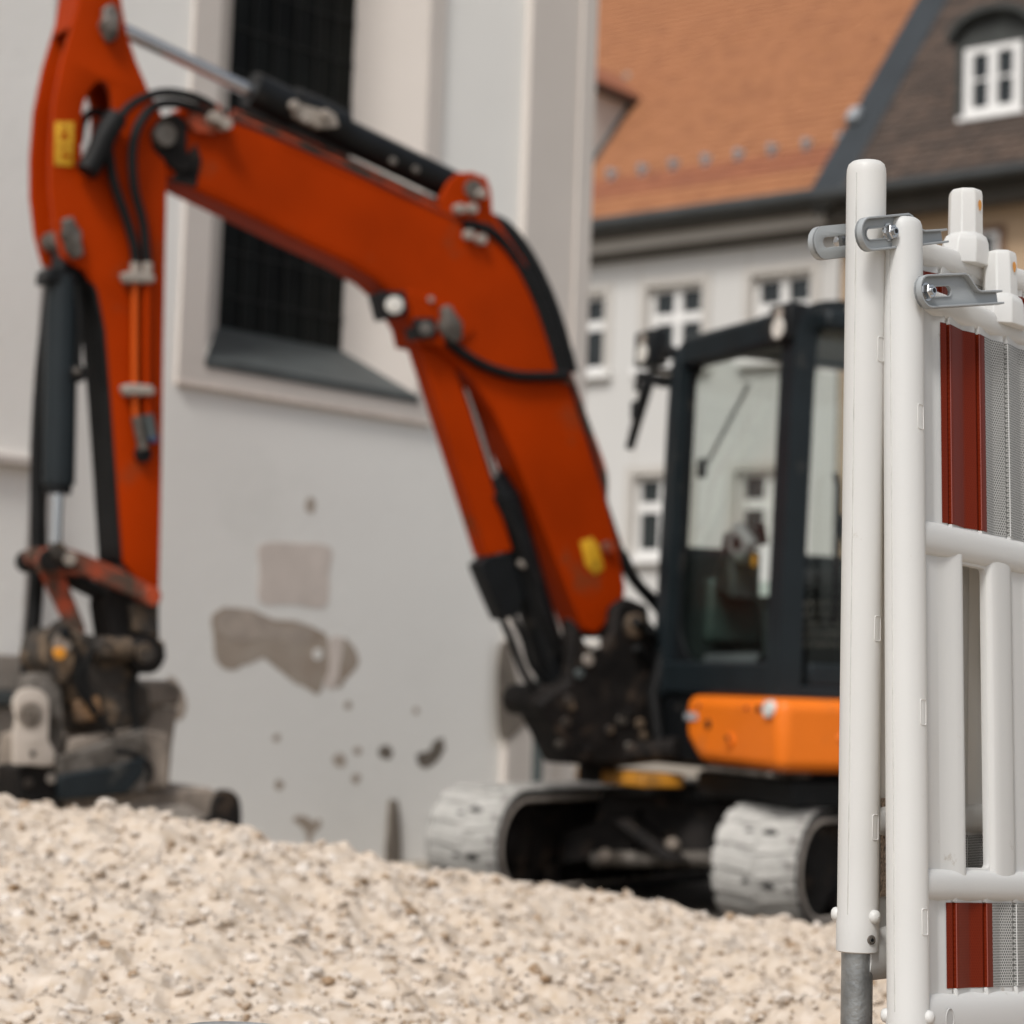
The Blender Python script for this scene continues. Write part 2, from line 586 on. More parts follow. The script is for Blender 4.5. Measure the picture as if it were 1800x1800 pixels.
def build_heap():
    xs = np.linspace(-3.3, 3.3, 500)
    ys = np.concatenate([np.linspace(.3, 3.0, 60)[:-1], np.linspace(3.0, 6.1, 300)[:-1], np.linspace(6.1, 7.3, 40)])
    X, Y = np.meshgrid(xs, ys)
    Z = heap_z(X, Y)
    rs = np.random.RandomState(3)

    def vnoise(cell, amp):
        nx, ny = int(6.6 / cell) + 3, int(7.2 / cell) + 3
        G = rs.rand(ny, nx)
        gx, gy = (X + 3.3) / cell, (Y - .2) / cell
        ix, iy = gx.astype(int), gy.astype(int)
        fx, fy = gx - ix, gy - iy
        fx, fy = fx * fx * (3 - 2 * fx), fy * fy * (3 - 2 * fy)
        return amp * ((G[iy, ix] * (1 - fx) + G[iy, ix + 1] * fx) * (1 - fy) + (G[iy + 1, ix] * (1 - fx) + G[iy + 1, ix + 1] * fx) * fy - .5)
    Z += vnoise(.5, .05) + vnoise(.17, .035) + vnoise(.08, .046) + vnoise(.035, .032)
    n, m = Z.shape
    co = np.stack([X, Y, Z], -1).reshape(-1, 3)
    idx = np.arange(n * m).reshape(n, m)
    q = np.stack([idx[:-1, :-1], idx[:-1, 1:], idx[1:, 1:], idx[1:, :-1]], -1).reshape(-1, 4)
    me = bpy.data.meshes.new('gravel_heap')
    me.vertices.add(len(co))
    me.vertices.foreach_set('co', co.ravel())
    me.loops.add(q.size)
    me.loops.foreach_set('vertex_index', q.ravel())
    me.polygons.add(len(q))
    me.polygons.foreach_set('loop_start', np.arange(0, q.size, 4))
    me.update(calc_edges=True)
    me.shade_flat()
    ob = bpy.data.objects.new('gravel_heap', me)
    COL.objects.link(ob)
    me.materials.append(M['sand'])
    tag(ob, 'fine pale limestone sand of the long gravel heap', kind='stuff')
    return xs, ys, Z


def gravel_material(name, lo, mid, hi):
    m = bpy.data.materials.new(name)
    m.use_nodes = True
    n, l = m.node_tree.nodes, m.node_tree.links
    b = n['Principled BSDF']
    b.inputs['Roughness'].default_value = .95
    b.inputs['Specular IOR Level'].default_value = .2
    ge = n.new('ShaderNodeNewGeometry')
    tc = n.new('ShaderNodeTexCoord')
    no = n.new('ShaderNodeTexNoise')
    no.inputs['Scale'].default_value = 38
    no.inputs['Detail'].default_value = 6
    l.new(tc.outputs['Object'], no.inputs['Vector'])
    ad = n.new('ShaderNodeMath')
    ad.operation = 'MULTIPLY_ADD'
    ad.inputs[1].default_value = .7
    ad.inputs[2].default_value = -.15
    l.new(ge.outputs['Random Per Island'], ad.inputs[0])
    a2 = n.new('ShaderNodeMath')
    l.new(ad.outputs[0], a2.inputs[0])
    l.new(no.outputs['Fac'], a2.inputs[1])
    r = n.new('ShaderNodeValToRGB')
    r.color_ramp.elements[0].color = (*lo, 1)
    r.color_ramp.elements[0].position = .3
    r.color_ramp.elements[1].color = (*hi, 1)
    r.color_ramp.elements[1].position = .95
    e = r.color_ramp.elements.new(.6)
    e.color = (*mid, 1)
    l.new(a2.outputs[0], r.inputs[0])
    l.new(r.outputs[0], b.inputs['Base Color'])
    return m


M['sand'] = gravel_material('limestone_sand', (.27, .18, .11), (.47, .385, .30), (.57, .50, .43))
M['gravel'] = gravel_material('limestone_chips', (.29, .20, .125), (.48, .405, .33), (.59, .535, .48))
HX, HY, HZ = build_heap()


def build_stones(name, count, smin, smax, seed, yr, label):
    rs = np.random.RandomState(seed)
    base = []
    for k in range(6):
        bm = bmesh.new()
        bmesh.ops.create_icosphere(bm, subdivisions=1, radius=1)
        vs = np.array([v.co[:] for v in bm.verts])
        fs = np.array([[v.index for v in f.verts] for f in bm.faces])
        bm.free()
        vs = vs * (1 + .75 * (rs.rand(len(vs), 1) - .5)) * np.array([1, .8, .55])
        base.append((vs, fs))
    nv, nf = len(base[0][0]), len(base[0][1])
    V = np.zeros((count, nv, 3))
    Fc = np.zeros((count, nf, 3), int)
    y = yr[0] + (yr[1] - yr[0]) * rs.rand(count) ** .9
    x = (rs.rand(count) * 2 - 1) * (.30 * y + .25)
    s = smin * (smax / smin) ** (rs.rand(count) ** 2.2)
    ix = np.clip(np.searchsorted(HX, x), 0, len(HX) - 1)
    iy = np.clip(np.searchsorted(HY, y), 0, len(HY) - 1)
    z = HZ[iy, ix]
    for i in range(count):
        vs, fs = base[i % 6]
        a, b, c = rs.rand(3) * [6.283, 1.2, 6.283]
        ca, sa, cb, sb, cc, sc_ = math.cos(a), math.sin(a), math.cos(b), math.sin(b), math.cos(c), math.sin(c)
        R = np.array([[ca, -sa, 0], [sa, ca, 0], [0, 0, 1]]) @ np.array([[1, 0, 0], [0, cb, -sb], [0, sb, cb]]) @ np.array([[cc, -sc_, 0], [sc_, cc, 0], [0, 0, 1]])
        V[i] = vs @ R.T * s[i] + [x[i], y[i], z[i] + s[i] * .25]
        Fc[i] = fs + i * nv
    me = bpy.data.meshes.new(name)
    me.vertices.add(count * nv)
    me.vertices.foreach_set('co', V.ravel())
    me.loops.add(Fc.size)
    me.loops.foreach_set('vertex_index', Fc.ravel())
    me.polygons.add(count * nf)
    me.polygons.foreach_set('loop_start', np.arange(0, Fc.size, 3))
    me.update(calc_edges=True)
    me.shade_flat()
    ob = bpy.data.objects.new(name, me)
    COL.objects.link(ob)
    me.materials.append(M['gravel'])
    tag(ob, label, kind='stuff')


build_stones('gravel', 9500, .004, .021, 5, (3.0, 6.0), 'loose broken limestone chips covering the heap')
build_stones('grit', 9000, .0035, .008, 11, (3.0, 5.8), 'small pale limestone grit between the chips')

# ------------------------------------------------------------------ barrier panels (in focus, right edge)
LB = .766


def barrier(o, tilt, lean, label, rear):
    a = Vector((math.cos(LB), math.sin(LB), tilt)).normalized()
    nn = Vector((math.sin(LB), -math.cos(LB), 0))
    up = Vector((0, 0, 1)) - lean * nn
    up = (up - a * a.dot(up)).normalized()
    P = Plane(o, a, up)
    root = thing('safety_barrier', label, 'barrier', o, 'white plastic barrier panels')
    R = .0243
    v0 = .034 if rear else -.002

    def add(mb, name, mat, par=root, **k):
        return mb.build(name, mat, par, **k)

    # end post: a moulded round tube, domed top, thicker collar at the bottom
    def post(uc, v0=v0):
        seg = 48
        prof = [(R * .0, v0 + .0005), (R * .86, v0 + .0005), (R * .93, v0), (R * 1.035, v0 + .0015), (R * 1.04, v0 + .036), (R * 1.0, v0 + .042), (R, .15), (R, .4), (R, .7),
                (R * .995, .972), (R * .97, .9795), (R * .90, .9845), (R * .76, .9875), (R * .45, .9888), (R * .02, .9893)]
        vs, fs = [], []
        for r_, z in prof:
            for k in range(seg):
                t = 2 * math.pi * k / seg
                vs.append(P(uc + r_ * math.cos(t), z, r_ * math.sin(t)))
        for i in range(len(prof) - 1):
            for k in range(seg):
                k2 = (k + 1) % seg
                fs.append((i * seg + k, i * seg + k2, (i + 1) * seg + k2, (i + 1) * seg + k))
        po = add(MB().add(vs, fs), 'post', 'pvc', smooth=50)
        # mould seam running up the tube, slightly proud and faintly soiled
        for ang in (math.radians(172 if rear else 183), math.radians(-5)):
            vs, fs = [], []
            zs = [v0 + .045 + k * (.985 - v0 - .06) / 40 for k in range(41)]
            for i, z in enumerate(zs):
                w_ = .0007 + .0003 * math.sin(i * 1.7)
                for d, h in ((-1, .0), (-.3, .0006), (.3, .0006), (1, .0)):
                    t = ang + d * w_ / R
                    rr = (R if z < .95 else R * .998) + h - .0001
                    vs.append(P(uc + rr * math.cos(t), z, rr * math.sin(t)))
            for i in range(40):
                for k in range(3):
                    fs.append((i * 4 + k, i * 4 + k + 1, i * 4 + 5 + k, i * 4 + 4 + k))
            MB().add(vs, fs).build('mould_seam', 'seam', po, smooth=60)
        # small rectangular gate marks: raised frame round a shallow recess
        for zc in ((.754, .4165, .1815) if rear else (.739, .386, .145)):
            ang = math.radians(89)

            def q(da, dz, h):
                t = ang - da / R
                return P(uc + (R + h) * math.cos(t), zc + dz, (R + h) * math.sin(t))
            mb = MB()
            A, B = .0062, .0155
            ring = rrect(-A, -B, A, B, .0028, 3)
            ring2 = rrect(-A + .0011, -B + .0011, A - .0011, B - .0011, .0018, 3)
            n_ = len(ring)
            vs = [q(x, y, 0.0001) for x, y in ring] + [q(x * .95, y * .98, .0008) for x, y in ring] + [q(x, y, .0008) for x, y in ring2] + [q(x * .95, y * .98, .0001) for x, y in ring2]
            fs = [(j * n_ + i, j * n_ + (i + 1) % n_, (j + 1) * n_ + (i + 1) % n_, (j + 1) * n_ + i) for j in range(3) for i in range(n_)]
            mb.add(vs, fs)
            mb.build('mould_mark', 'pvc_rib', po, smooth=30)
        return po
    p1 = post(0)
    post(2.0)

    # rails: rounded mouldings along the whole panel
    def rail(name, va, vb, w, ledge=.0, u1=1.98, holes=()):
        h = (vb - va) / 2
        vc = (va + vb) / 2
        prof = []
        for k in range(17):
            t = math.pi * (k / 16 - .5)
            c, s = math.cos(t), math.sin(t)
            prof.append((w * (abs(c) ** .75) + .004, vc + h * (abs(s) ** .85) * (1 if s > 0 else -1)))
        pr = [(wv, z) for wv, z in prof] + [(-wv, z) for wv, z in reversed(prof)]
        n_ = len(pr)
        us = [.0] + [.03 + i * .05 for i in range(int((u1 - .03) / .05) + 1)]
        vs = [P(u, z, wv) for u in us for wv, z in pr]
        fs = [(i * n_ + k, i * n_ + (k + 1) % n_, (i + 1) * n_ + (k + 1) % n_, (i + 1) * n_ + k) for i in range(len(us) - 1) for k in range(n_)]
        fs += [tuple(range(n_)), tuple((len(us) - 1) * n_ + k for k in range(n_ - 1, -1, -1))]
        return add(MB().add(vs, fs), name, 'pvc', smooth=40)
    rail('rail', .876, .909, .011)
    rail('rail', .577, .619, .0150)
    rail('rail', .169, .206, .0150)
    br = rail('rail', .0, .063, .0170)

    # corrugated bands that carry the film (stepped ribs every 65 mm)
    def cor(u):
        t = ((u - .0785) / .064) % 1.0
        if t < .06:
            return .0085
        if t < .55:
            return .0085 - .0055 * ((t - .06) / .49)
        if t < .90:
            return .003 + .0045 * ((t - .55) / .35)
        return .0075 - .0045 * ((t - .90) / .10)
    def sheet(name, mat, ua, ub, va, vb, off, side=1, par=root, back=True):
        us = [ua]
        u = ua
        while u < ub - 1e-6:
            nxt = u + .0035
            k = math.floor((u - .0785) / .064 + 1e-6) + 1
            st = .0785 + k * .064
            if u < st - .0008 < nxt:
                nxt = st - .0008
            elif u < st < nxt or abs(u - (st - .0008)) < 1e-6:
                nxt = st
            u = min(nxt, ub)
            us.append(u)
        n_ = len(us)
        vs = [P(u, z, side * (.0045 + cor(u) + off)) for z in (va, vb) for u in us]
        fs = [(i, i + 1, n_ + i + 1, n_ + i) for i in range(n_ - 1)]
        mb = MB().add(vs, fs)
        if back:
            vs2 = [P(u, z, 0) for z in (va, vb) for u in us]
            mb.add(vs2, [(n_ + i, n_ + i + 1, i + 1, i) for i in range(n_ - 1)])
        ob = mb.build(name, mat, par, smooth=22, fix=False)
        at = ob.data.attributes.new('panel_uv', 'FLOAT_VECTOR', 'POINT')
        flat = []
        for z in (va, vb):
            for u in us:
                flat += [u, z, 0]
        if back:
            flat = flat * 2
        at.data.foreach_set('vector', flat)
        return ob
    bands = []
    for va, vb in ((.608, .880), (.055, .180)):
        for sd in (1, -1):
            bands.append(sheet('corrugated_band', 'pvc', .018, 1.982, va, vb, 0, sd))
    for (va, vb), par in (((.620, .870), bands[0]), ((.068, .167), bands[2])):
        i, u = 0, .062
        while u < 1.90:
            w_ = .095 if i == 0 else .118
            ub = min(u + w_, 1.92)
            sheet('red_film' if i % 2 == 0 else 'white_film', 'film_red' if i % 2 == 0 else 'film_white', u, ub, va, vb, .0008, 1, par, False)
            if i < 4:      # highlight of each rib step painted as a paler strip along the film crease
                k = math.ceil((u - .0785) / .064)
                while .0785 + k * .064 < ub - .004:
                    uu = .0785 + k * .064
                    cr_ = MB()
                    c_ = .0045 + .0085 + .0014
                    cr_.add([P(uu - .0006, va + .001, c_ - .0009), P(uu + .0002, va + .001, c_ - .0001), P(uu + .0007, va + .001, c_ - .0004),
                             P(uu - .0006, vb - .001, c_ - .0009), P(uu + .0002, vb - .001, c_ - .0001), P(uu + .0007, vb - .001, c_ - .0004)], [(0, 1, 4, 3), (1, 2, 5, 4)])
                    cr_.build('crease_highlight', 'film_glint' if i % 2 == 0 else 'pvc_rib', par, smooth=40)
                    k += 1
            u = ub
            i += 1

    # middle zone: moulded plate with tall slots, swelling bars beside them
    loops = [[(.018, .195), (1.982, .195), (1.982, .585), (.018, .585)]]
    slots = []
    u = .100
    while u < 1.9:
        slots.append((u, u + .0570))
        u += .185
    for a_, b_ in slots:
        loops.append(rrect(a_, .2085, b_, .574, .006))
    web = plate('slotted_web', 'pvc', root, loops, lambda x, y, z: P(x, y, z + .004), .010, .002)
    for a_, b_ in slots[:8]:
        for sec in (((a_ - .050, 0), (a_ - .040, .0006), (a_ - .030, .0024), (a_ - .020, .0056), (a_ - .011, .0082), (a_ - .0055, .0082), (a_ - .002, .006), (a_ - .0005, 0)),
                    ((b_ + .0005, 0), (b_ + .002, .0045), (b_ + .006, .0068), (b_ + .016, .0078), (b_ + .030, .0078), (b_ + .042, .0068), (b_ + .050, .0045), (b_ + .054, 0))):
            mb = MB()
            pts = [(x_, .0088 + h_) for x_, h_ in sec]
            vs = [P(x, z, w) for z in (.196, .584) for x, w in pts]
            fs = [(k, k + 1, 9 + k, 8 + k) for k in range(7)]
            mb.add(vs, fs)
            mb.build('slot_bar', 'pvc', web, smooth=60)
    # stiffening fins where ribs run over the rails
    k = 0
    while k < 14:
        uu = .0785 + k * .064
        for va, vb, s_ in ((.603, .6195, 1), (.1678, .188, -1), (.052, .0675, 1)):
            mb = MB()
            lo, hi = (va, vb) if s_ > 0 else (vb, va)
            wl_ = .0185 if s_ < 0 else .0160
            mb.hexa([P(uu - .0006, lo, .010), P(uu + .0006, lo, .010), P(uu + .0006, lo, wl_), P(uu - .0006, lo, wl_),
                     P(uu - .0045, hi, .006), P(uu + .0008, hi, .006), P(uu + .0008, hi, .0138), P(uu - .0045, hi, .0115)])
            mb.build('fin', 'pvc', root, bevel=.0008)
        k += 1
    # lamp sockets standing on the top rail
    for k, uc in enumerate((.2125, 1.05, 1.79)):
        so = MB()
        z0, z1 = .905, .932
        def octo(h, z, ru=1.):
            return [P(uc + h * ru * math.cos(t), z, h * math.sin(t)) for t in [math.radians(22.5 + 45 * j) for j in range(8)]]
        rings = [octo(.0295, z0 - .012, 1.3), octo(.0290, z1 - .010, 1.2), octo(.0270, z1 - .002, 1.12), octo(.0228, z1 + .0015), octo(.0222, .985), octo(.0212, .9905), octo(.0180, .9935), octo(.006, .9945)]
        vs = [p for r_ in rings for p in r_]
        fs = [(i * 8 + j, i * 8 + (j + 1) % 8, (i + 1) * 8 + (j + 1) % 8, (i + 1) * 8 + j) for i in range(len(rings) - 1) for j in range(8)]
        fs += [tuple(range(7, -1, -1)), tuple(len(rings) * 8 - 8 + j for j in range(8))]
        sk = add(so.add(vs, fs), 'lamp_socket', 'pvc', bevel=.0016, seg=3)
        # pin hole on the face turned right
        t = math.radians(90)
        c_ = P(uc + .0208 * math.cos(t), .972, .0208 * math.sin(t))
        dn = (P.a * math.cos(t) + P.n * math.sin(t)).normalized()
        mb = MB()
        tg = dn.cross(P.up).normalized()
        ring = [c_ + dn * .0012 + tg * (.0040 * math.cos(q_)) + P.up * (.0058 * math.sin(q_) - (.0025 if math.sin(q_) < -.8 else 0)) for q_ in [2 * math.pi * j / 16 for j in range(16)]]
        mb.add(ring, [tuple(range(16))])
        mb.build('socket_hole', 'holeorange', sk, fix=False)
    # round recess in the bottom rail
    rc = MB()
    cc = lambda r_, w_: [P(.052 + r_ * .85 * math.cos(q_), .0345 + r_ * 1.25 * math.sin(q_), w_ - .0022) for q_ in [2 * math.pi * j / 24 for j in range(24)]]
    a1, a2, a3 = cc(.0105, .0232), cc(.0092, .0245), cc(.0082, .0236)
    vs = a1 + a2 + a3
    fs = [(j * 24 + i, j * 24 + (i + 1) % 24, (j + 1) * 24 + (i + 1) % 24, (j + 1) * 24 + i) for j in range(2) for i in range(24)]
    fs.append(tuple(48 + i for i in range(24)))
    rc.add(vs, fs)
    rc.build('drain_recess', 'recess_shade', br, smooth=30)
    # plastic plug heads by the foot of the post
    zc = .077 if rear else .0375
    for ang in ((92, 238) if rear else (76, 240)):
        t = math.radians(ang)
        dn = (P.a * math.cos(t) + P.n * math.sin(t)).normalized()
        c_ = P(R * math.cos(t), zc, R * math.sin(t))
        pc = MB()
        tg = dn.cross(P.up).normalized()
        prof = [(.0082, -.001), (.0084, .0015), (.0074, .0045), (.0048, .0066), (.0008, .0073)]
        vs, fs = [], []
        for r_, h in prof:
            for j in range(20):
                q_ = 2 * math.pi * j / 20
                vs.append(c_ + dn * h + tg * r_ * math.cos(q_) + P.up * r_ * math.sin(q_))
        fs = [(i * 20 + j, i * 20 + (j + 1) % 20, (i + 1) * 20 + (j + 1) % 20, (i + 1) * 20 + j) for i in range(4) for j in range(20)]
        pc.add(vs, fs)
        pc.build('plug', 'pvc', p1, smooth=60)
    if rear:
        t = math.radians(104)
        dn = (P.a * math.cos(t) + P.n * math.sin(t)).normalized()
        tg = dn.cross(P.up).normalized()
        c_ = P(R * math.cos(t), .0505, R * math.sin(t))
        for r_, h, mt in ((.0056, .0022, 'steel'), (.0038, .0032, 'bolt'), (.0021, .0038, 'black')):
            MB().cyl(c_ - dn * .002, c_ + dn * h, r_, 16).build('rivet', mt, p1, smooth=30)
        MB().cyl(P(0, -.20, 0), P(0, .05, 0), .0187, 40).build('steel_tube', 'zinc', root, smooth=30)
        MB().cyl(P(2, -.20, 0), P(2, .05, 0), .0187, 20).build('steel_tube', 'zinc', root, smooth=30)
    else:
        for uu in (0, 2):
            MB().cyl(P(uu, -.14, 0), P(uu, .02, 0), .0187, 32).build('steel_tube', 'zinc', root, smooth=30)

    if rear:      # soiled, speckled film scrap on the web beside the post
        sheet('speckled_film', 'adhesive', .026, .075, .098, .215, .0012, 1, bands[2], False)
    # coupling clips: slotted channel plates bolted on both sides of the post
    def clip(side, slide, rot, zc):
        ca, sa = math.cos(rot), math.sin(rot)
        wc = side * (R + .0075)

        def Q(x, y, z):
            x += slide
            return P(x * ca - y * sa, zc + x * sa + y * ca, wc + z * side)
            # outline runs ccw: right end, step, top, round left end
        left = [(-.0205 * math.cos(t), -.0205 * math.sin(t)) for t in [(-.5 + k_ / 10) * math.pi for k_ in range(11)]]
        oc = [(.155, -.0205), (.155, -.0030), (.112, -.0020), (.104, .0005), (.089, .0175), (.082, .0205)] + left
        inner = stadium(.003, .046, 0, .0062, 6)
        c_ = plate('clip', 'clip', root, [oc, inner], Q, .004, .0006)
        # raised rim round the outline (open at the hook end) -> channel section
        path = oc[1:] + [oc[0]]
        ins = []
        for i in range(len(path)):
            p0 = np.array(path[max(i - 1, 0)])
            p2 = np.array(path[min(i + 1, len(path) - 1)])
            d = (p2 - p0) / (np.linalg.norm(p2 - p0) + 1e-9)
            ins.append(np.array(path[i]) + np.array([-d[1], d[0]]) * .0026)
        vs, fs = [], []
        n_ = len(path)
        for i in range(n_):
            (x, y), (x2, y2) = path[i], ins[i]
            h = .0085
            if i in (0, n_ - 1):
                x += .004
                x2 += .004
            for xx, yy, zz in ((x, y, -.0018), (x, y, h - .0006), (x * .98 + x2 * .02, y * .8 + y2 * .2, h), (x * .2 + x2 * .8, y * .2 + y2 * .8, h), (x2, y2, h - .0006), (x2, y2, -.0018)):
                vs.append(Q(xx, yy, zz))
        for i in range(n_ - 1):
            for k_ in range(5):
                fs.append((i * 6 + k_, i * 6 + k_ + 1, (i + 1) * 6 + k_ + 1, (i + 1) * 6 + k_))
        fs += [tuple(range(6)), tuple((n_ - 1) * 6 + k_ for k_ in range(5, -1, -1))]
        MB().add(vs, fs).build('clip_rim', 'clip', c_, smooth=40)
        # thin rim round the slot
        sl = stadium(.003, .046, 0, .0062, 6)
        so = stadium(.003, .046, 0, .0076, 6)
        n_ = len(sl)
        vs = [Q(x, y, z) for lp, z in ((so, .0015), (so, .0034), (sl, .0034), (sl, -.001)) for x, y in lp]
        fs = [(j * n_ + i, j * n_ + (i + 1) % n_, (j + 1) * n_ + (i + 1) % n_, (j + 1) * n_ + i) for j in range(3) for i in range(n_)]
        MB().add(vs, fs).build('slot_rim', 'clip', c_, smooth=30)
        # bolt: washer, hexagon, threaded end
        base = P(0, zc, side * (R + .0085))
        dn = P.n * side
        MB().cyl(base, base + dn * .0022, .0112, 24).build('washer', 'bolt', c_, smooth=30)
        nt = MB()
        hx = [2 * math.pi * j / 6 + .3 for j in range(6)]
        prof = [(.0097, .0022), (.0097, .0085), (.0086, .0098)]
        vs = [base + dn * h + P.a * r_ * math.cos(q_) + P.up * r_ * math.sin(q_) for r_, h in prof for q_ in hx]
        fs = [(i * 6 + j, i * 6 + (j + 1) % 6, (i + 1) * 6 + (j + 1) % 6, (i + 1) * 6 + j) for i in range(2) for j in range(6)] + [tuple(12 + j for j in range(6))]
        nt.add(vs, fs)
        nt.build('nut', 'bolt', c_, bevel=.0004)
        MB().cyl(base, base + dn * .0128, .0048, 20).build('bolt_end', 'bolt', c_, smooth=30)
        MB().cyl(base + dn * .0128, base + dn * .0131, .0030, 16).build('bolt_tip', 'black', c_, smooth=30)
        return c_
    if rear:
        clip(1, -.043, .235, .896)
        clip(-1, -.043, .235, .895)
    else:
        clip(1, -.0, .235, .891)
        clip(-1, -.006, .235, .885)
    return P, root


PF, front_panel = barrier((.476, 2.488, .553), -.05, .068, 'nearer white barrier panel whose lower post carries the grey clip with the bright hexagonal nut', False)
PR, rear_panel = barrier((.42722, 2.56, .6196), -.0014, .0128, 'white barrier panel behind, its taller end post standing on a bare grey steel tube', True)
# barrier feet
ft = thing('ballast_block', 'reddish brown recycled plastic foot block under the rear barrier panel', 'barrier foot', (.50, 2.66, .40))
fp = Plane((.50, 2.66, .40), (math.cos(LB), math.sin(LB), 0), (0, 0, 1))
MB().box(lambda x, y, z: fp(x, z, y), (-.20, -.14, 0), (.30, .22, .12)).build('slab', 'foot', ft, bevel=.015, seg=3)
MB().tube([fp(.05, .11, .02), fp(.05, .17, .03), fp(.12, .17, .03), fp(.12, .11, .03)], .012, 10).build('handle', 'foot', ft, smooth=50)
ce = MB()
arc = [(-.33 + .105 * t, .5325 - .012 * t * t * t * t - .009 * t * t) for t in [k / 10 - 1 for k in range(21)]]
near = [Vector((x, 2.56, z)) for x, z in arc] + [Vector((-.225, 2.56, .36)), Vector((-.435, 2.56, .36))]
farp = [p + Vector((.02, .10, 0)) for p in near]
ob = ce.prism(near, farp).build('concrete_block', 'concrete', None, bevel=.006, seg=3, origin=Vector((-.33, 2.6, .36)))
tag(ob, 'top edge of a small grey concrete block in front of the gravel', 'concrete block')

# ------------------------------------------------------------------ excavator
EX = thing('excavator', 'orange and dark grey mini excavator with raised boom standing on rubber tracks', 'excavator', (.9, 9.63, 0))
BA = math.radians(35)
BP = Plane((.376, 9.4, 0), (-math.cos(BA), -math.sin(BA), 0), (0, 0, 1))
# BP.n must face the camera
if BP.n.dot(EYE - BP.o) < 0:
    BP.n = -BP.n


def poly(pts, near, far, par=EX, name='plate', mat='boom', bevel=.006, smooth_pts=0, **k):
    if smooth_pts:
        pts = [tuple(p) for p in spline(pts, smooth_pts, True)]
    uv = [BP.uv(x, y, near) for x, y in pts]
    return MB().prism([BP(a, b, near) for a, b in uv], [BP(a, b, far) for a, b in uv]).build(name, mat, par, bevel=bevel, **k)


def pipe(pts, rpx, off, par=EX, name='hose', mat='rubber', seg=10, n=6):
    offs = off if isinstance(off, (list, tuple)) else [off] * len(pts)
    w = [BP.at(x, y, o) for (x, y), o in zip(pts, offs)]
    w = [Vector(p) for p in spline([tuple(p) for p in w], n)]
    return MB().tube(w, rpx / 445, seg).build(name, mat, par, smooth=50)


def rod(p0, p1, rpx, off, name, mat, par=EX, seg=24, r1=None):
    return MB().cyl(BP.at(*p0, off), BP.at(*p1, off), rpx / 445, seg, None if r1 is None else r1 / 445).build(name, mat, par, smooth=35)


def boss(c, rpx, off, depth, name, mat, par=EX, seg=24, bevel=.004):
    p = BP.at(*c, off)
    return MB().cyl(p, p - BP.n * depth, rpx / 445, seg).build(name, mat, par, bevel=bevel)


def px_plate(loops, off, thick, name, mat, par=EX, bevel=.004):
    return plate(name, mat, par, [[BP.uv(x, y, off) for x, y in lp] for lp in loops], lambda a, b, c: BP(a, b, off - thick / 2 + c), thick, bevel)


BT = .085
boom_top = [(296, 205), (335, 182), (372, 186), (420, 210), (500, 245), (600, 290), (700, 332), (790, 372), (850, 402), (895, 445), (930, 492), (958, 550), (982, 612), (1003, 680), (1030, 762), (1062, 860), (1086, 950), (1100, 1030), (1098, 1062), (1072, 1092), (1048, 1116)]
boom_bot = [(1026, 1108), (1008, 1060), (985, 1000), (946, 900), (905, 800), (868, 722), (832, 668), (796, 632), (756, 604), (722, 570), (694, 522), (660, 492), (610, 462), (520, 420), (430, 376), (340, 333), (300, 312), (276, 280)]
boom = poly(boom_top + boom_bot, BT, -BT, name='boom', bevel=.012)
# weld line / darker doubler plates on the boom side
poly([(300, 318), (345, 250), (355, 280), (345, 330)], BT + .006, BT - .002, boom, 'doubler_plate', 'grime', .003)
for edge, dy in ((boom_bot[5:-2], -13), (boom_top[4:16], 12)):
    pipe([(x + (5 if dy < 0 and y > 560 else (-7 if dy > 0 and y > 560 else 0)), y + dy) for x, y in edge], 1.6, BT, boom, 'weld_seam', 'boom', 6, 3)
# pivot at the boom tip
poly([(262, 232), (282, 205), (312, 196), (332, 214), (330, 262), (346, 300), (316, 306), (290, 284), (268, 262)], BT + .02, -BT - .02, boom, 'tip_boss', 'grime', .012)
boss((292, 236), 20, BT + .05, .05, 'pivot_pin', 'steel', boom)
poly([(330, 212), (350, 180), (385, 182), (405, 214), (380, 236), (345, 232)], BT + .03, BT - .01, boom, 'hose_bracket', 'link', .005)
for c in ((382, 205), (400, 216)):
    boss(c, 11, BT + .075, .05, 'hose_clamp', 'dust', boom)
# pipes running along the top of the boom
top_run = [(405, 212), (500, 250), (600, 295), (700, 342), (790, 385), (850, 412)]
pipe([(x, y - 8) for x, y in top_run], 5.5, .05, boom, 'hydraulic_pipe', 'link')
pipe([(x, y - 1) for x, y in top_run], 5.5, BT - .01, boom, 'hydraulic_pipe', 'rubber')
pipe([(x + 5, y - 16) for x, y in top_run], 5.5, -.02, boom, 'hydraulic_pipe', 'link')
pipe([(x + 4, y - 10) for x, y in top_run], 5, .02, boom, 'hydraulic_pipe', 'rubber')
# upper cylinder ears
for off in (BT - .005, -BT + .03):
    ear = poly([(772, 352), (790, 318), (806, 304), (830, 302), (856, 312), (864, 336), (866, 372), (888, 408), (930, 470), (906, 455), (870, 420), (820, 388), (780, 374)], off, off - .025, boom, 'cylinder_ear', 'boom', .005)
boss((836, 332), 19, BT + .02, .2, 'ear_pin', 'steel', boom)
boss((851, 340), 9, BT + .05, .05, 'pin_bolt', 'dust', boom)
for c in ((812, 366), (834, 366), (828, 412), (850, 420)):
    boss(c, 10, BT + .035, .05, 'hose_fitting', 'dust', boom, 12)
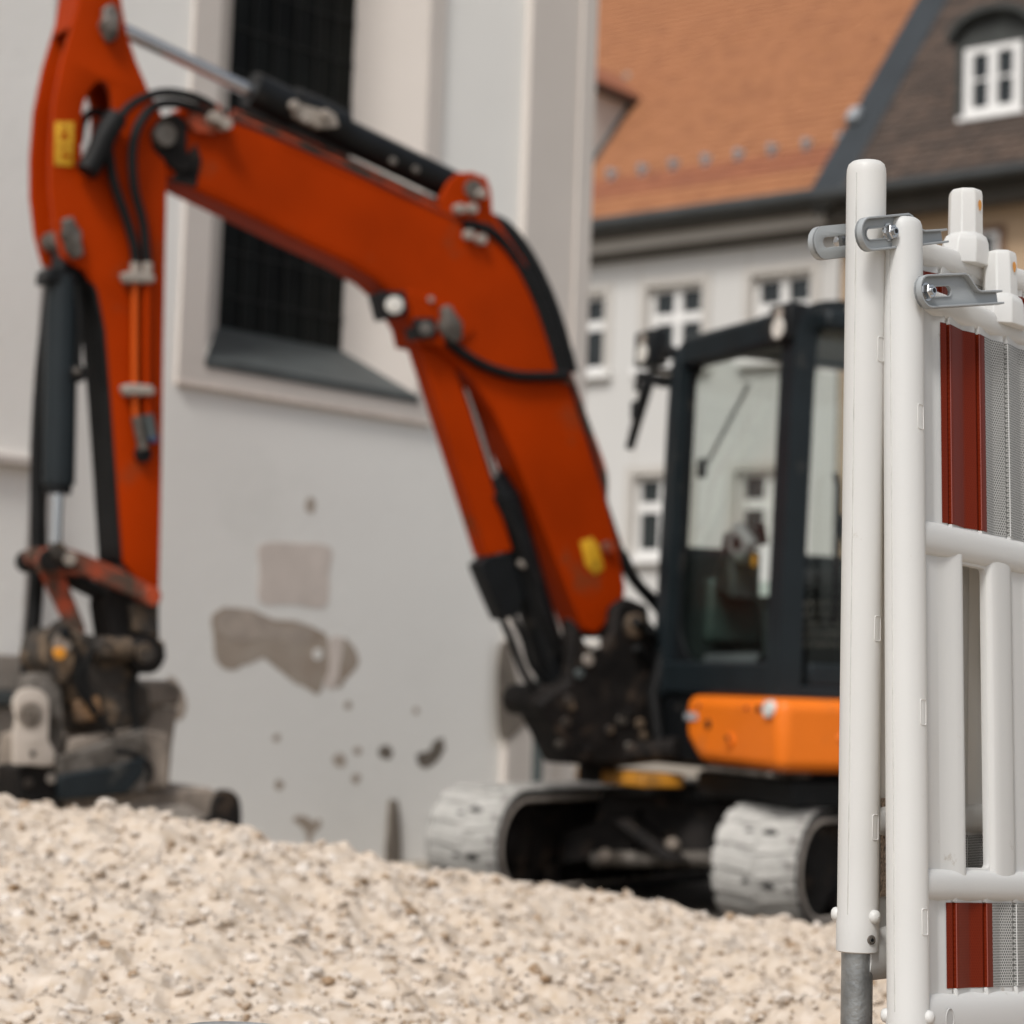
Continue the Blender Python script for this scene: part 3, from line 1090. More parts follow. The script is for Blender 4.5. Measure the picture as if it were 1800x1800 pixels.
# fat hose bundle round the outside of the knee
for dx, dy, off in ((0, 0, .05), (8, -6, .01), (-8, 6, .08), (12, -9, -.03)):
    pipe([(820 + dx, 388 + dy), (872 + dx, 402 + dy), (915 + dx, 452 + dy), (950 + dx, 520 + dy), (975 + dx, 590 + dy), (995 + dx, 660 + dy * .6)], 11, off, boom, 'hose')
pipe([(995, 655), (1022, 740), (1050, 820), (1062, 880), (1078, 930), (1086, 960)], 7, .03, boom, 'hydraulic_pipe', 'rubber')
pipe([(1002, 660), (1032, 745), (1062, 830), (1064, 890), (1086, 950), (1092, 985)], 6, -.02, boom, 'hydraulic_pipe', 'link')
boss((1000, 664), 12, BT + .03, .1, 'hose_clamp', 'link', boom)
boss((1072, 962), 12, BT + .03, .1, 'hose_clamp', 'link', boom)
pipe([(786, 598), (815, 622), (855, 645), (905, 660), (955, 662), (998, 660)], 10, BT + .02, boom, 'hose')
pipe([(1086, 965), (1108, 1010), (1140, 1046), (1178, 1070), (1200, 1090)], 12, .03, boom, 'hose')
pipe([(1094, 975), (1118, 1022), (1150, 1060), (1180, 1095)], 12, -.02, boom, 'hose')
px_plate([[(1020, 952), (1040, 944), (1052, 958), (1062, 1000), (1046, 1010), (1030, 994)]], BT + .004, .004, 'warning_sticker', 'sticker', boom, .0005)

# lift cylinder under the boom, rod shielded by an orange guard
poly([(716, 508), (760, 522), (818, 552), (836, 580), (812, 606), (786, 612), (738, 604)], BT + .012, -BT - .012, boom, 'cylinder_bracket', 'boom', .008)
px_plate([stadium(793 - 5, 793 + 5, 572, 16)], BT + .03, .02, 'pin_plate', 'steel', boom)
poly([(780, 540), (792, 535), (812, 566), (815, 594), (800, 604), (784, 590)], BT + .05, BT + .01, boom, 'pin_block', 'steel', .008)
boss((759, 526), 6, BT + .025, .02, 'bolt_head', 'dust', boom, 6, .001)
guard = poly([(736, 604), (790, 616), (826, 720), (866, 850), (902, 968), (856, 978), (806, 820), (764, 690)], .05, -.05, EX, 'cylinder_guard', 'boom', .006)
rod((800, 630), (880, 880), 11, -.03, 'lift_rod', 'chrome')
lift = rod((882, 872), (990, 1236), 34, -.03, 'lift_cylinder', 'black')
rod((864, 836), (886, 884), 26, -.06, 'cylinder_head', 'black', lift, r1=38)
poly([(842, 992), (858, 978), (900, 972), (922, 1050), (912, 1082), (884, 1090), (866, 1050)], .07, -.02, lift, 'hose_guard', 'black', .006)
pipe([(872, 870), (905, 940), (935, 1010), (955, 1080), (985, 1150)], 8, .06, lift, 'hose')
pipe([(880, 1080), (900, 1130), (925, 1190), (960, 1232), (1000, 1250)], 8, .06, lift, 'hose')
pipe([(898, 1078), (920, 1120), (935, 1170), (975, 1216)], 7, .02, lift, 'hose')
boss((926, 990), 10, .06, .04, 'cylinder_band', 'dust', lift)
# two square work lamps under the boom
for cx, cy, r_, mt in ((694, 536, 25, 'lens'), (750, 578, 20, 'steel')):
    wl = poly([(cx - r_, cy - r_ * .95), (cx + r_ * .8, cy - r_), (cx + r_, cy + r_ * .7), (cx - r_ * .5, cy + r_)], BT + .03, BT - .08, boom, 'work_lamp', 'black', .01)
    px_plate([[(cx + r_ * .62 * math.cos(t), cy + r_ * .62 * math.sin(t)) for t in [2 * math.pi * j / 18 for j in range(18)]]], BT + .036, .006, 'lamp_lens', mt, wl, .001)

# arm cylinder above the boom
upcyl = rod((446, 160), (812, 336), 30, 0., 'arm_cylinder', 'black')
rod((440, 157), (512, 192), 34, 0., 'cylinder_head', 'black', upcyl)
rod((205, 48), (452, 166), 12.5, 0., 'cylinder_rod', 'chrome', upcyl)
rod((512, 186), (600, 228), 36, 0., 'cylinder_band', 'black', upcyl)
for c in ((520, 184), (540, 208), (560, 216), (575, 200)):
    boss(c, 9, .105, .03, 'hose_fitting', 'dust', upcyl, 12)
poly([(512, 178), (590, 200), (596, 222), (560, 226), (520, 205)], .088, .06, upcyl, 'valve_plate', 'dust', .004)
for c in ((693, 283), (733, 298)):
    boss(c, 7, .08, .02, 'cylinder_port', 'steel', upcyl, 12)
boss((808, 332), 26, .055, .11, 'cylinder_eye', 'black', upcyl)

# arm: two side plates with recessed webs, box section lower down
AT = .10
armL = [(150, -60), (136, 20), (112, 100), (96, 180), (90, 260), (90, 330), (98, 400), (112, 452), (150, 474), (172, 510), (186, 580), (196, 700), (206, 840), (216, 985)]
armR = [(262, 1046), (280, 1048), (282, 960), (285, 800), (288, 600), (292, 400), (294, 306), (288, 268), (292, 220), (282, 196), (262, 160), (240, 108), (224, 60), (214, 5), (208, -60)]
hole = [tuple(p) for p in spline([(176, 142), (192, 152), (200, 190), (196, 240), (178, 282), (160, 300), (146, 286), (144, 240), (146, 190), (158, 158)], 4, True)]
arm = px_plate([armL + armR, hole], AT, .034, 'arm', 'boom', EX, .004)
uvn = [BP.uv(x, y, AT) for x, y in armL + armR]
uvh = [BP.uv(x, y, AT) for x, y in hole]
plate('arm_side_plate', 'boom', arm, [uvn, uvh], lambda a, b, c: BP(a, b, -AT + c), .030, .004)


def strip(pa, pb, near, far, name, mat, par=arm, bevel=.003):
    return poly(pa + pb[::-1], near, far, par, name, mat, bevel)


# recessed front web, rear web and top cap
fl = [(x, y) for x, y in armL if -60 <= y <= 452]
strip([(x + 30, y) for x, y in fl[2:]], [(x + 36, y) for x, y in fl[2:]], AT - .012, -AT + .012, 'arm_web', 'boom')
strip(armR[5:], [(x - 8, y) for x, y in armR[5:]], AT - .012, -AT + .012, 'arm_web', 'boom')
poly([(147, -60), (200, -60), (205, 10), (190, 30), (150, 34), (126, 48), (134, 18)], AT - .002, -AT + .002, arm, 'arm_cap', 'boom', .012)
poly([(160, 492), (190, 585), (200, 700), (210, 840), (219, 985), (262, 1040), (279, 1040), (279, 960), (282, 800), (285, 600), (289, 400), (289, 320), (200, 320), (180, 420)], AT - .011, -AT + .011, arm, 'arm_box', 'boom', .004)
strip([(158, 478), (178, 560), (190, 690), (200, 830), (210, 985)], [(166, 478), (186, 570), (196, 700), (206, 840), (216, 985)], AT - .004, -AT + .004, 'black_strip', 'rubber')  # black strip down the front face of the lower arm
for y in (316, 392):
    rod((88, y), (118, y + 6), 5, -.02, 'arm_gusset', 'boom', arm)
boss((128, 412), 17, AT + .03, .24, 'cylinder_pin', 'steel', arm)
poly([(112, 384), (130, 380), (142, 410), (149, 448), (132, 456), (118, 436)], AT + .035, AT, arm, 'pin_plate', 'steel', .008)
poly([(184, 12), (200, 4), (212, 24), (208, 66), (192, 74), (182, 56)], AT + .035, AT, arm, 'pin_plate', 'steel', .008)
boss((196, 42), 14, AT + .05, .2, 'cylinder_pin', 'steel', arm)
poly([(170, 8), (208, 0), (222, 40), (214, 74), (190, 82)], .055, -.055, arm, 'rod_eye', 'black', .01)
px_plate([[(97, 214), (130, 214), (128, 292), (96, 290)]], AT + .004, .003, 'warning_sticker', 'sticker', arm, .0003)
for q_ in ([(106, 224), (120, 224), (119, 227), (106, 227)], [(108, 234), (118, 232), (121, 244), (106, 244)], [(102, 256), (122, 256), (122, 258), (102, 258)], [(110, 268), (124, 272), (122, 280), (108, 274)]):
    px_plate([q_], AT + .006, .001, 'sticker_print', 'boom', arm, 0)
# hoses from boom to arm
pipe([(392, 200), (345, 172), (285, 163), (232, 184), (203, 222), (190, 262)], 8, [BT, .12, .14, .15, .15, .14], arm)
pipe([(388, 212), (330, 186), (278, 184), (246, 216), (233, 262), (236, 330), (252, 396), (259, 470)], 8.5, [BT, .12, .14, .15, .15, .14, .13, .13], arm)
pipe([(190, 262), (200, 320), (222, 384), (237, 440), (238, 474)], 8.5, [.13, .14, .13, .13, .13], arm)
pipe([(206, 205), (186, 235), (168, 275), (152, 302)], [17, 19, 21, 20][1], .15, arm, 'hose_sleeve')
pipe([(198, 210), (165, 196), (146, 214), (140, 250)], 7, .03, arm)
for y in (488, 686):
    cl = poly([(216, y - 9), (232, y - 12), (268, y - 9), (276, y), (272, y + 9), (222, y + 9)], AT + .05, AT + .005, arm, 'pipe_clamp', 'dust', .01)
for c, d in (((238, 462), (238, 480)), ((259, 462), (259, 480))):
    rod(c, d, 9, AT + .03, 'hose_fitting', 'dust', arm, 12)
pipe([(237, 498), (237, 690), (239, 735)], 5.5, AT + .025, arm, 'hydraulic_pipe', 'pipeorange')
pipe([(258, 498), (258, 690), (262, 735)], 6, AT + .025, arm, 'hydraulic_pipe', 'boom')
rod((240, 732), (252, 790), 9, AT + .03, 'quick_coupling', 'steel', arm, 12)
rod((260, 728), (268, 770), 10, AT + .03, 'quick_coupling', 'bronze', arm, 12)
boss((254, 798), 14, AT + .03, .03, 'coupling_cap', 'rubber', arm)
boss((272, 770), 8, AT + .05, .04, 'coupling_cap', 'blue', arm)

# bucket cylinder in front of the arm
bc = rod((110, 486), (103, 852), 27, 0, 'bucket_cylinder', 'cabgrey')
rod((120, 430), (110, 490), 22, 0, 'cylinder_neck', 'black', bc)
poly([(84, 470), (140, 470), (142, 500), (80, 496)], .055, -.055, bc, 'cylinder_cap', 'black', .01)
rod((103, 850), (102, 868), 22, 0, 'cylinder_gland', 'black', bc)
rod((101, 860), (97, 968), 10, 0, 'cylinder_rod', 'chrome', bc)
pipe([(128, 470), (152, 486), (166, 530), (174, 600), (178, 680)], 9, .02, bc)
pipe([(134, 500), (140, 560), (138, 630), (140, 655)], 5, .06, bc)
boss((139, 656), 15, .07, .05, 'pipe_fitting', 'rubber', bc)
boss((137, 652), 6, .085, .03, 'pipe_union', 'steel', bc, 12)
pipe([(92, 500), (76, 640), (68, 760), (66, 860), (66, 980), (60, 1080), (48, 1185)], 13, -.14, bc)
pipe([(95, 520), (84, 680), (76, 800), (72, 900), (74, 1000)], 10, -.2, bc)

# linkage
for off in (AT + .045, -AT - .02):
    lk = poly([(62, 985), (76, 964), (100, 958), (135, 968), (152, 974), (210, 1000), (276, 1034), (284, 1052), (270, 1064), (215, 1040), (150, 1012), (100, 1010), (70, 1006)], off, off - .03, EX, 'rocker_link', 'link', .006)
    l2 = poly([(70, 1000), (100, 994), (118, 1020), (152, 1105), (146, 1118), (126, 1120), (108, 1080), (88, 1040)], off - .04, off - .07, EX, 'bucket_link', 'link', .006)
boss((90, 984), 19, AT + .06, .24, 'link_pin', 'grime')
boss((66, 978), 15, AT + .02, .05, 'link_bush', 'link')
boss((104, 968), 14, AT + .075, .05, 'link_bush', 'coupler')
boss((124, 982), 12, AT + .075, .03, 'pin_face', 'dust')
boss((118, 984), 17, AT + .065, .24, 'link_pin', 'grime')
boss((268, 1048), 17, AT + .06, .26, 'link_pin', 'link')
poly([(118, 1000), (150, 1012), (196, 1040), (186, 1052), (140, 1030), (120, 1018)], .06, -.06, EX, 'link_tube', 'rubber', .004)
poly([(192, 1028), (216, 984), (281, 1050), (281, 1128), (240, 1136), (196, 1128), (186, 1060)], AT - .02, -AT + .02, EX, 'arm_tip', 'grime', .01)
poly([(228, 1060), (279, 1050), (281, 1120), (235, 1110)], AT + .005, AT - .03, EX, 'arm_tip_plate', 'coupler', .006)

# tilting coupler and bucket
tl = poly([(92, 1122), (112, 1100), (150, 1112), (176, 1120), (292, 1124), (296, 1160), (270, 1182), (238, 1186), (246, 1216), (232, 1240), (120, 1236), (104, 1190), (84, 1160)], .15, -.15, EX, 'coupler_frame', 'coupler', .02)
px_plate([[tuple(p) for p in spline([(84, 1118), (104, 1090), (124, 1098), (132, 1130), (128, 1176), (112, 1200), (92, 1180)], 4, True)]], .20, .03, 'coupler_lug', 'coupler', tl)
boss((112, 1130), 17, .208, .02, 'lug_face', 'tan', tl)
boss((116, 1112), 10, .215, .02, 'lug_pin', 'black', tl)
rod((164, 1139), (226, 1141), 20, .19, 'coupler_cylinder', 'coupler', tl)
rod((222, 1141), (250, 1142), 12, .19, 'coupler_rod', 'steel', tl)
boss((262, 1152), 31, .22, .3, 'coupler_pin', 'grime', tl, 28, .01)
boss((258, 1148), 17, .235, .04, 'pin_face', 'coupler', tl)
boss((186, 1139), 14, .25, .05, 'pin_face', 'coupler', tl)
boss((106, 1148), 10, .235, .02, 'amber_reflector', 'lampamber', tl, 16, .002)
rot = MB()
rc0 = BP.at(182, 1196, 0)
rc1 = BP.at(188, 1312, 0)
prof = [(rc0, .11), (rc0.lerp(rc1, .15), .165), (rc0.lerp(rc1, .6), .17), (rc0.lerp(rc1, .9), .13), (rc1, .09)]
rot.tube([p for p, _ in prof], [r_ for _, r_ in prof], 28)
rt = rot.build('rotator', 'coupler', EX, smooth=50)
for j in range(9):
    t = 2 * math.pi * j / 9 + .3
    c = rc0.lerp(rc1, .45) + Vector((math.cos(t), math.sin(t), 0)) * .155
    MB().ball(c, .024, 8, 5).build('rotator_bolt', 'coupler', rt, smooth=60)
poly([(132, 1232), (176, 1222), (182, 1262), (140, 1272)], .185, .13, rt, 'gear_box', 'gearbrown', .012)
pipe([(170, 1120), (150, 1180), (160, 1240), (200, 1290)], 5, .2, rt)
pipe([(240, 1170), (232, 1230), (240, 1280), (210, 1310)], 6, .17, rt)
pipe([(120, 1120), (140, 1160), (138, 1210), (170, 1250)], 5, .2, rt)
# tilt gear box at the left with its rounded face
px_plate([[tuple(p) for p in spline([(50, 1190), (95, 1186), (108, 1210), (112, 1290), (100, 1330), (52, 1330), (40, 1250)], 4, True)]], .17, .10, 'tilt_housing', 'steel', EX, .01)
ear = px_plate([[(28, 1344), (26, 1290), (32, 1262)] + [(57 + 31 * math.cos(t), 1238 + 29 * math.sin(t)) for t in [math.radians(175 + 19 * j) for j in range(11)]] + [(86, 1300), (98, 1322), (96, 1346)]], .21, .04, 'bucket_ear', 'ear', EX, .008)
for r_, o_, mt in ((21, .216, 'tan'), (16, .219, 'steel'), (11, .222, 'tan'), (6, .225, 'steel')):
    boss((54, 1256), r_, o_, .012, 'bearing_ring', mt, ear, 24, .001)
boss((58, 1325), 5, .214, .01, 'ear_bolt', 'black', ear, 8, .001)
tb = poly([(34, 1350), (52, 1346), (96, 1350), (104, 1400), (96, 1560), (30, 1560), (32, 1400)], .17, -.05, EX, 'cutting_block', 'grime', .008)
boss((52, 1376), 8, .18, .02, 'tooth_pin', 'coupler', tb, 12)
boss((92, 1368), 9, .18, .02, 'tooth_pin', 'dust', tb, 12)
sh = poly([(100, 1330), (150, 1316), (200, 1300), (256, 1280), (262, 1330), (258, 1392), (106, 1412)], .20, .16, EX, 'bucket_side', 'steel', .008)
poly([(104, 1362), (200, 1346), (256, 1330), (256, 1360), (225, 1396), (106, 1408)], .215, .17, EX, 'bucket_side_plate', 'cabgrey', .01)
poly([(120, 1300), (236, 1276), (300, 1290), (300, 1385), (110, 1395)], .16, -.5, EX, 'bucket_back', 'tan', .015)
poly([(244, 1200), (300, 1196), (322, 1208), (318, 1240), (246, 1246)], -.12, -.45, EX, 'bucket_top_beam', 'tan', .02)
poly([(240, 1240), (314, 1244), (304, 1310), (298, 1384), (236, 1384)], -.14, -.45, EX, 'bucket_top_plate', 'tan', .01)
pipe([(200, 1320), (235, 1326), (262, 1350), (256, 1376)], 7, .19, EX, 'hose')
poly([(110, 1398), (230, 1392), (372, 1384), (410, 1420), (410, 1600), (108, 1600)], .12, -.32, EX, 'bucket_floor', 'tan', .015)
poly([(160, 1420), (330, 1416), (362, 1436), (345, 1600), (150, 1600)], .135, .10, EX, 'bucket_lip', 'dust', .006)
chk = [tuple(p) for p in spline([(372, 1436), (376, 1408), (390, 1390), (408, 1390), (422, 1404), (426, 1432)], 4)] + [(420, 1600), (352, 1600), (352, 1440)]
poly(chk, .14, .09, EX, 'bucket_cheek', 'grime', .008)

# slewing frame: axes of the upper structure
UA = math.radians(25)
LAT = Vector((math.sin(UA), -math.cos(UA), 0))          # towards the cab side (near, right)
BCK = Vector((math.cos(UA), math.sin(UA), 0))
CO = Vector((.695, 9.30, 0))


def U(a, b, z):
    return CO + LAT * a + BCK * b + Vector((0, 0, z))


def ubox(a, b, name, mat, par=EX, bevel=.01, **k):
    return MB().box(U, a, b).build(name, mat, par, bevel=bevel, **k)


ubox((-.80, .10, .64), (.97, 1.50, .93), 'revolving_frame', 'black', bevel=.02)
ubox((-.80, .40, .93), (-.03, 1.55, 1.30), 'engine_hood', 'black', bevel=.05)
ubox((.2, .05, .52), (.95, 1.3, .63), 'belly_plate', 'black')
ubox((-.52, -.16, .548), (.10, .05, .608), 'front_plate', 'amber')
cv = MB()
prof = [(.34, .95), (.34, .77), (.46, .672), (1.09, .662), (1.09, .95)]
cv.prism([U(a, -.10, z) for a, z in prof], [U(a, 1.35, z) for a, z in prof])
cover = cv.build('orange_cover', 'cover', EX, bevel=.05, seg=5)
ubox((.48, -.085, .640), (1.0, .1, .660), 'cover_skirt', 'steel', cover, .006)


def ucyl(a, z, r, d0, d1, name, mat, par=cover):
    return MB().cyl(U(a, d0, z), U(a, d1, z), r, 20).build(name, mat, par, bevel=.002)


ucyl(.54, .832, .020, -.106, -.09, 'vent_hole', 'black')
ucyl(.72, .772, .027, -.112, -.09, 'latch', 'cover')
ucyl(.72, .782, .012, -.118, -.09, 'latch_key', 'black')
ucyl(.46, .905, .010, -.107, -.09, 'cover_bolt', 'link')
ucyl(.84, .905, .010, -.107, -.09, 'cover_bolt', 'link')
ucyl(.93, .905, .014, -.108, -.09, 'cover_bolt', 'black')
ucyl(1.015, .905, .032, -.118, -.09, 'white_disc', 'paper')  # plain white disc at the front corner of the cover
ubox((.36, -.108, .845), (.45, -.098, .875), 'type_label', 'grey_label', cover, .002)

MB().ball(U(1.085, .30, .80), (.025, .15, .035), 16, 8, lambda x, y, z: U(x, y, z)).build('cover_bulge', 'cover', cover, smooth=60)
# swing post in front of the frame
poly([(1002, 1086), (1018, 1100), (1030, 1130), (1052, 1150), (1078, 1110), (1082, 1068), (1104, 1050), (1136, 1064), (1150, 1110), (1160, 1200), (1172, 1330), (1100, 1345), (1004, 1342), (990, 1300), (958, 1258), (948, 1236), (972, 1218), (1000, 1200), (1006, 1150)], .19, .12, EX, 'swing_post', 'grime', .015)
poly([(1002, 1086), (1030, 1130), (1052, 1150), (1078, 1110), (1104, 1050), (1140, 1064), (1160, 1200), (1150, 1330), (1004, 1342), (958, 1258), (1000, 1200)], -.10, -.17, EX, 'swing_post', 'grime', .015)
poly([(1010, 1180), (1150, 1170), (1165, 1338), (1012, 1345), (985, 1290), (962, 1246)], .12, -.12, EX, 'swing_casting', 'grime', .02)
boss((1120, 1100), 24, .22, .4, 'foot_pin', 'coupler', EX)
boss((1050, 1132), 9, .21, .06, 'bright_fitting', 'lens', EX, 12)
boss((1036, 1160), 12, .205, .05, 'bright_fitting', 'dust', EX, 12)
boss((1020, 1184), 10, .2, .05, 'hose_fitting', 'bronze', EX, 12)
boss((985, 1232), 30, .17, .34, 'cylinder_pin', 'grime', EX)
MB().cyl(U(-.35, -.14, .55), U(-.35, -.14, 1.12), .085, 24).build('swing_pin', 'grime', EX, bevel=.01)
MB().cyl(U(-.22, -.20, .66), U(.16, -.02, .72), .05, 20).build('swing_cylinder', 'grime', EX, bevel=.01)
for j in range(9):
    y0 = 1090 + rnd.random() * 60
    x0 = 1070 + rnd.random() * 70
    pipe([(x0, y0), (x0 + 30 + rnd.random() * 30, y0 + 50), (x0 + 20 + rnd.random() * 60, y0 + 130), (1110 + rnd.random() * 100, 1290 + rnd.random() * 40)], 7 + rnd.random() * 3, [.1 + .02 * j, .16, .12, 0], EX)
for j in range(12):
    boss((985 + rnd.random() * 150, 1225 + rnd.random() * 100), 6 + rnd.random() * 7, .205, .03, 'post_bolt', rnd.choice(['coupler', 'steel', 'grime']), EX, 8)
ubox((-.05, .0, .66), (.42, .12, .96), 'step_box', 'black')
MB().tube([U(.02, -.03, .72), U(-.02, -.05, .95), U(-.04, .02, 1.2), U(-.02, .06, 1.35)], .028, 10).build('hose', 'rubber', EX, smooth=50)

# cab
cab = MB()
cab.box(U, (-.08, .06, .93), (.95, 1.32, 1.0))
cab = cab.build('cab', 'cabgrey', EX, bevel=.01)


def bar(pts, w, name='pillar', mat='cabgrey', par=cab, seg=4, bevel=.018):
    """square section bar through points given in cab axes"""
    P_ = [U(*p) for p in pts]
    vs, fs = [], []
    for i, p in enumerate(P_):
        t = (P_[min(i + 1, len(P_) - 1)] - P_[max(i - 1, 0)]).normalized()
        ref = LAT if abs(t.dot(LAT)) < .8 else BCK
        n1 = (ref - t * ref.dot(t)).normalized()
        n2 = t.cross(n1)
        for s1, s2 in ((-1, -1), (1, -1), (1, 1), (-1, 1)):
            vs.append(p + n1 * s1 * w[0] / 2 + n2 * s2 * w[1] / 2)
    for i in range(len(P_) - 1):
        for k in range(4):
            k2 = (k + 1) % 4
            fs.append((i * 4 + k, i * 4 + k2, i * 4 + 4 + k2, i * 4 + 4 + k))
    fs += [(0, 1, 2, 3), tuple(len(P_) * 4 - 4 + k for k in range(4))]
    return MB().add(vs, fs).build(name, mat, par, bevel=bevel, seg=3)


def crv(pts, n=5):
    return [tuple(p) for p in spline(pts, n)]


HT = 2.40
# front hoop: left pillar, roof beam, right pillar in one bent tube on each side
for a in (-.035, .905):
    bar(crv([(a, .02, .94), (a, .03, 1.4), (a, .045, 1.9), (a, .06, 2.32), (a, .085, 2.44), (a, .16, 2.50), (a, .5, 2.515), (a, 1.2, 2.50)], 4), (.085, .09) if a < .5 else (.10, .105), 'roof_hoop')
    bar([(a, 1.26, .94), (a, 1.26, 2.46)], (.08, .09), 'rear_pillar')
bar([(-.03, .085, 2.455), (.90, .085, 2.455)], (.10, .14), 'roof_beam', bevel=.03)
bar([(-.03, .02, 1.02), (.90, .02, 1.02)], (.08, .14), 'sill_beam')
bar([(-.03, 1.26, 2.46), (.90, 1.26, 2.46)], (.08, .12), 'roof_beam')
rf = MB()
rf.box(U, (-.05, .12, 2.48), (.92, 1.25, 2.55))
rf.build('roof', 'cabgrey', cab, bevel=.03, seg=3)
# windshield with rounded opening
fw = Plane(U(0, .045, .93), LAT, (U(0, .085, 2.33) - U(0, .045, .93)))
fn = fw.n if fw.n.dot(-BCK) > 0 else -fw.n
fw.n = fn
ws = plate('windshield_frame', 'black', cab, [rrect(.0, .10, .87, 1.51, .03), rrect(.025, .15, .848, 1.465, .10, 7, .21)], lambda x, y, z: fw(x, y, z), .03, .004)
MB().prism([fw(x, y, .003) for x, y in ((.015, .62), (.86, .62), (.86, 1.48), (.015, 1.48))], [fw(x, y, -.003) for x, y in ((.015, .62), (.86, .62), (.86, 1.48), (.015, 1.48))]).build('windshield', 'glass', ws)
MB().prism([fw(x, y, .003) for x, y in ((.015, .13), (.86, .13), (.86, .612), (.015, .612))], [fw(x, y, -.003) for x, y in ((.015, .13), (.86, .13), (.86, .612), (.015, .612))]).build('windshield', 'glass_low', ws)
MB().prism([fw(x, y, .008) for x, y in ((.24, .160), (.66, .160), (.70, .20), (.26, .195))], [fw(x, y, .004) for x, y in ((.24, .160), (.66, .160), (.70, .20), (.26, .195))]).build('glass_bottom_strip', 'bronze', ws)
# gas strut and wiper seen through the glass
MB().cyl(U(.10, .10, 1.93), U(.36, .16, 2.28), .010, 10).build('gas_strut', 'ctrl', ws, smooth=40)
MB().cyl(U(.12, .08, 1.90), U(.09, .10, 1.97), .022, 10).build('strut_mount', 'black', ws, smooth=40)
# side door (near side)
bar([(.93, .66, .96), (.93, .68, 2.44)], (.05, .07), 'door_pillar')
dr = MB()
dr.box(U, (.915, .12, 1.0), (.945, .64, 1.09))
door = dr.build('door', 'cabgrey', cab, bevel=.01)
MB().box(U, (.925, .12, 1.09), (.932, .65, 2.44)).build('door_glass', 'glass', door)
MB().box(U, (.925, .70, 1.30), (.932, 1.22, 2.44)).build('side_glass', 'glass', cab)
MB().box(U, (.915, .68, 1.0), (.945, 1.24, 1.45)).build('side_panel', 'cabgrey', cab, bevel=.01)
MB().tube([U(.98, .20, 1.25), U(1.0, .20, 1.3), U(1.0, .20, 1.8), U(.98, .20, 1.85)], .014, 10).build('grab_rail', 'black', cab, smooth=50)
MB().box(U, (.945, .50, 1.22), (.965, .62, 1.30)).build('door_handle', 'black', door, bevel=.006)
# far side: lower panel, divider, glass
MB().box(U, (-.06, .08, 1.0), (-.03, 1.24, 1.60)).build('side_panel', 'cabin', cab, bevel=.01)
bar([(-.04, .62, 1.6), (-.04, .62, 2.44)], (.03, .03), 'window_divider', 'black', bevel=.005)
MB().box(U, (-.050, .10, 1.60), (-.044, 1.22, 2.44)).build('side_glass', 'glass', cab)
MB().box(U, (.06, 1.25, 1.0), (.89, 1.28, 1.60)).build('rear_panel', 'cabgrey', cab, bevel=.01)
MB().box(U, (.06, 1.262, 1.60), (.89, 1.268, 2.33)).build('rear_glass', 'glass', cab)
# interior
MB().box(U, (.05, .14, 1.18), (.12, .4, 1.46)).build('door_pocket', 'ctrlgreen', cab, bevel=.02)
seat = MB()
seat.box(U, (.26, .40, 1.40), (.72, .86, 1.50))
seat = seat.build('seat', 'seat', cab, bevel=.04, seg=3)
MB().hexa([U(.28, .80, 1.48), U(.70, .80, 1.48), U(.70, .90, 1.48), U(.28, .90, 1.48), U(.31, .90, 1.68), U(.67, .90, 1.68), U(.67, .98, 1.68), U(.31, .98, 1.68)]).build('backrest', 'seat', seat, bevel=.04, seg=3)
for k in range(5):
    MB().box(U, (.34, .43, 1.17 + k * .043), (.66, .80, 1.19 + k * .043)).build('seat_bellows', 'steel', seat, bevel=.004)
MB().box(U, (.10, .45, 1.0), (.26, 1.05, 1.50)).build('side_console', 'cabin', cab, bevel=.03)
MB().box(U, (.74, .45, 1.0), (.87, 1.05, 1.50)).build('side_console', 'cabin', cab, bevel=.03)
con = MB().hexa([U(.10, .16, 1.40), U(.32, .12, 1.36), U(.32, .30, 1.36), U(.10, .34, 1.40), U(.14, .18, 1.66), U(.24, .16, 1.66), U(.24, .22, 1.66), U(.14, .24, 1.66)]).build('control_console', 'cabin', cab, bevel=.02)
hub = U(.30, .16, 1.60)
MB().hexa([U(.24, .13, 1.585), U(.36, .13, 1.50), U(.36, .19, 1.50), U(.24, .19, 1.585), U(.30, .13, 1.70), U(.44, .13, 1.60), U(.44, .19, 1.60), U(.30, .19, 1.70)]).build('display', 'ctrl', cab, bevel=.02)
MB().hexa([U(.31, .122, 1.595), U(.355, .122, 1.56), U(.355, .14, 1.56), U(.31, .14, 1.595), U(.335, .122, 1.64), U(.385, .122, 1.60), U(.385, .14, 1.60), U(.335, .14, 1.64)]).build('display_screen', 'black', cab, bevel=.004)
for a in (.17, .80):
    MB().tube([U(a, .42, 1.45), U(a, .38, 1.60), U(a + .02, .34, 1.70)], [.016, .018, .024], 10).build('joystick', 'cabin', cab, smooth=50)
MB().tube([U(.42, .26, 1.0), U(.44, .22, 1.3), U(.42, .18, 1.52)], .014, 8).build('travel_lever', 'cabin', cab, smooth=50)
MB().tube([U(.56, .26, 1.0), U(.58, .22, 1.3), U(.60, .18, 1.50)], .014, 8).build('travel_lever', 'cabin', cab, smooth=50)
MB().box(U, (.37, .46, 1.02), (.63, .78, 1.39)).build('seat_base', 'black', seat)
MB().box(U, (.12, .2, .99), (.84, .9, 1.04)).build('cab_floor', 'cabin', cab, bevel=.01)
MB().box(U, (.515, .10, 1.49), (.545, .112, 1.54)).build('tag', 'lampamber', cab, bevel=.003)
MB().box(U, (.655, .056, 1.36), (.745, .062, 1.57)).build('paper_notice', 'paper', cab, bevel=.003)
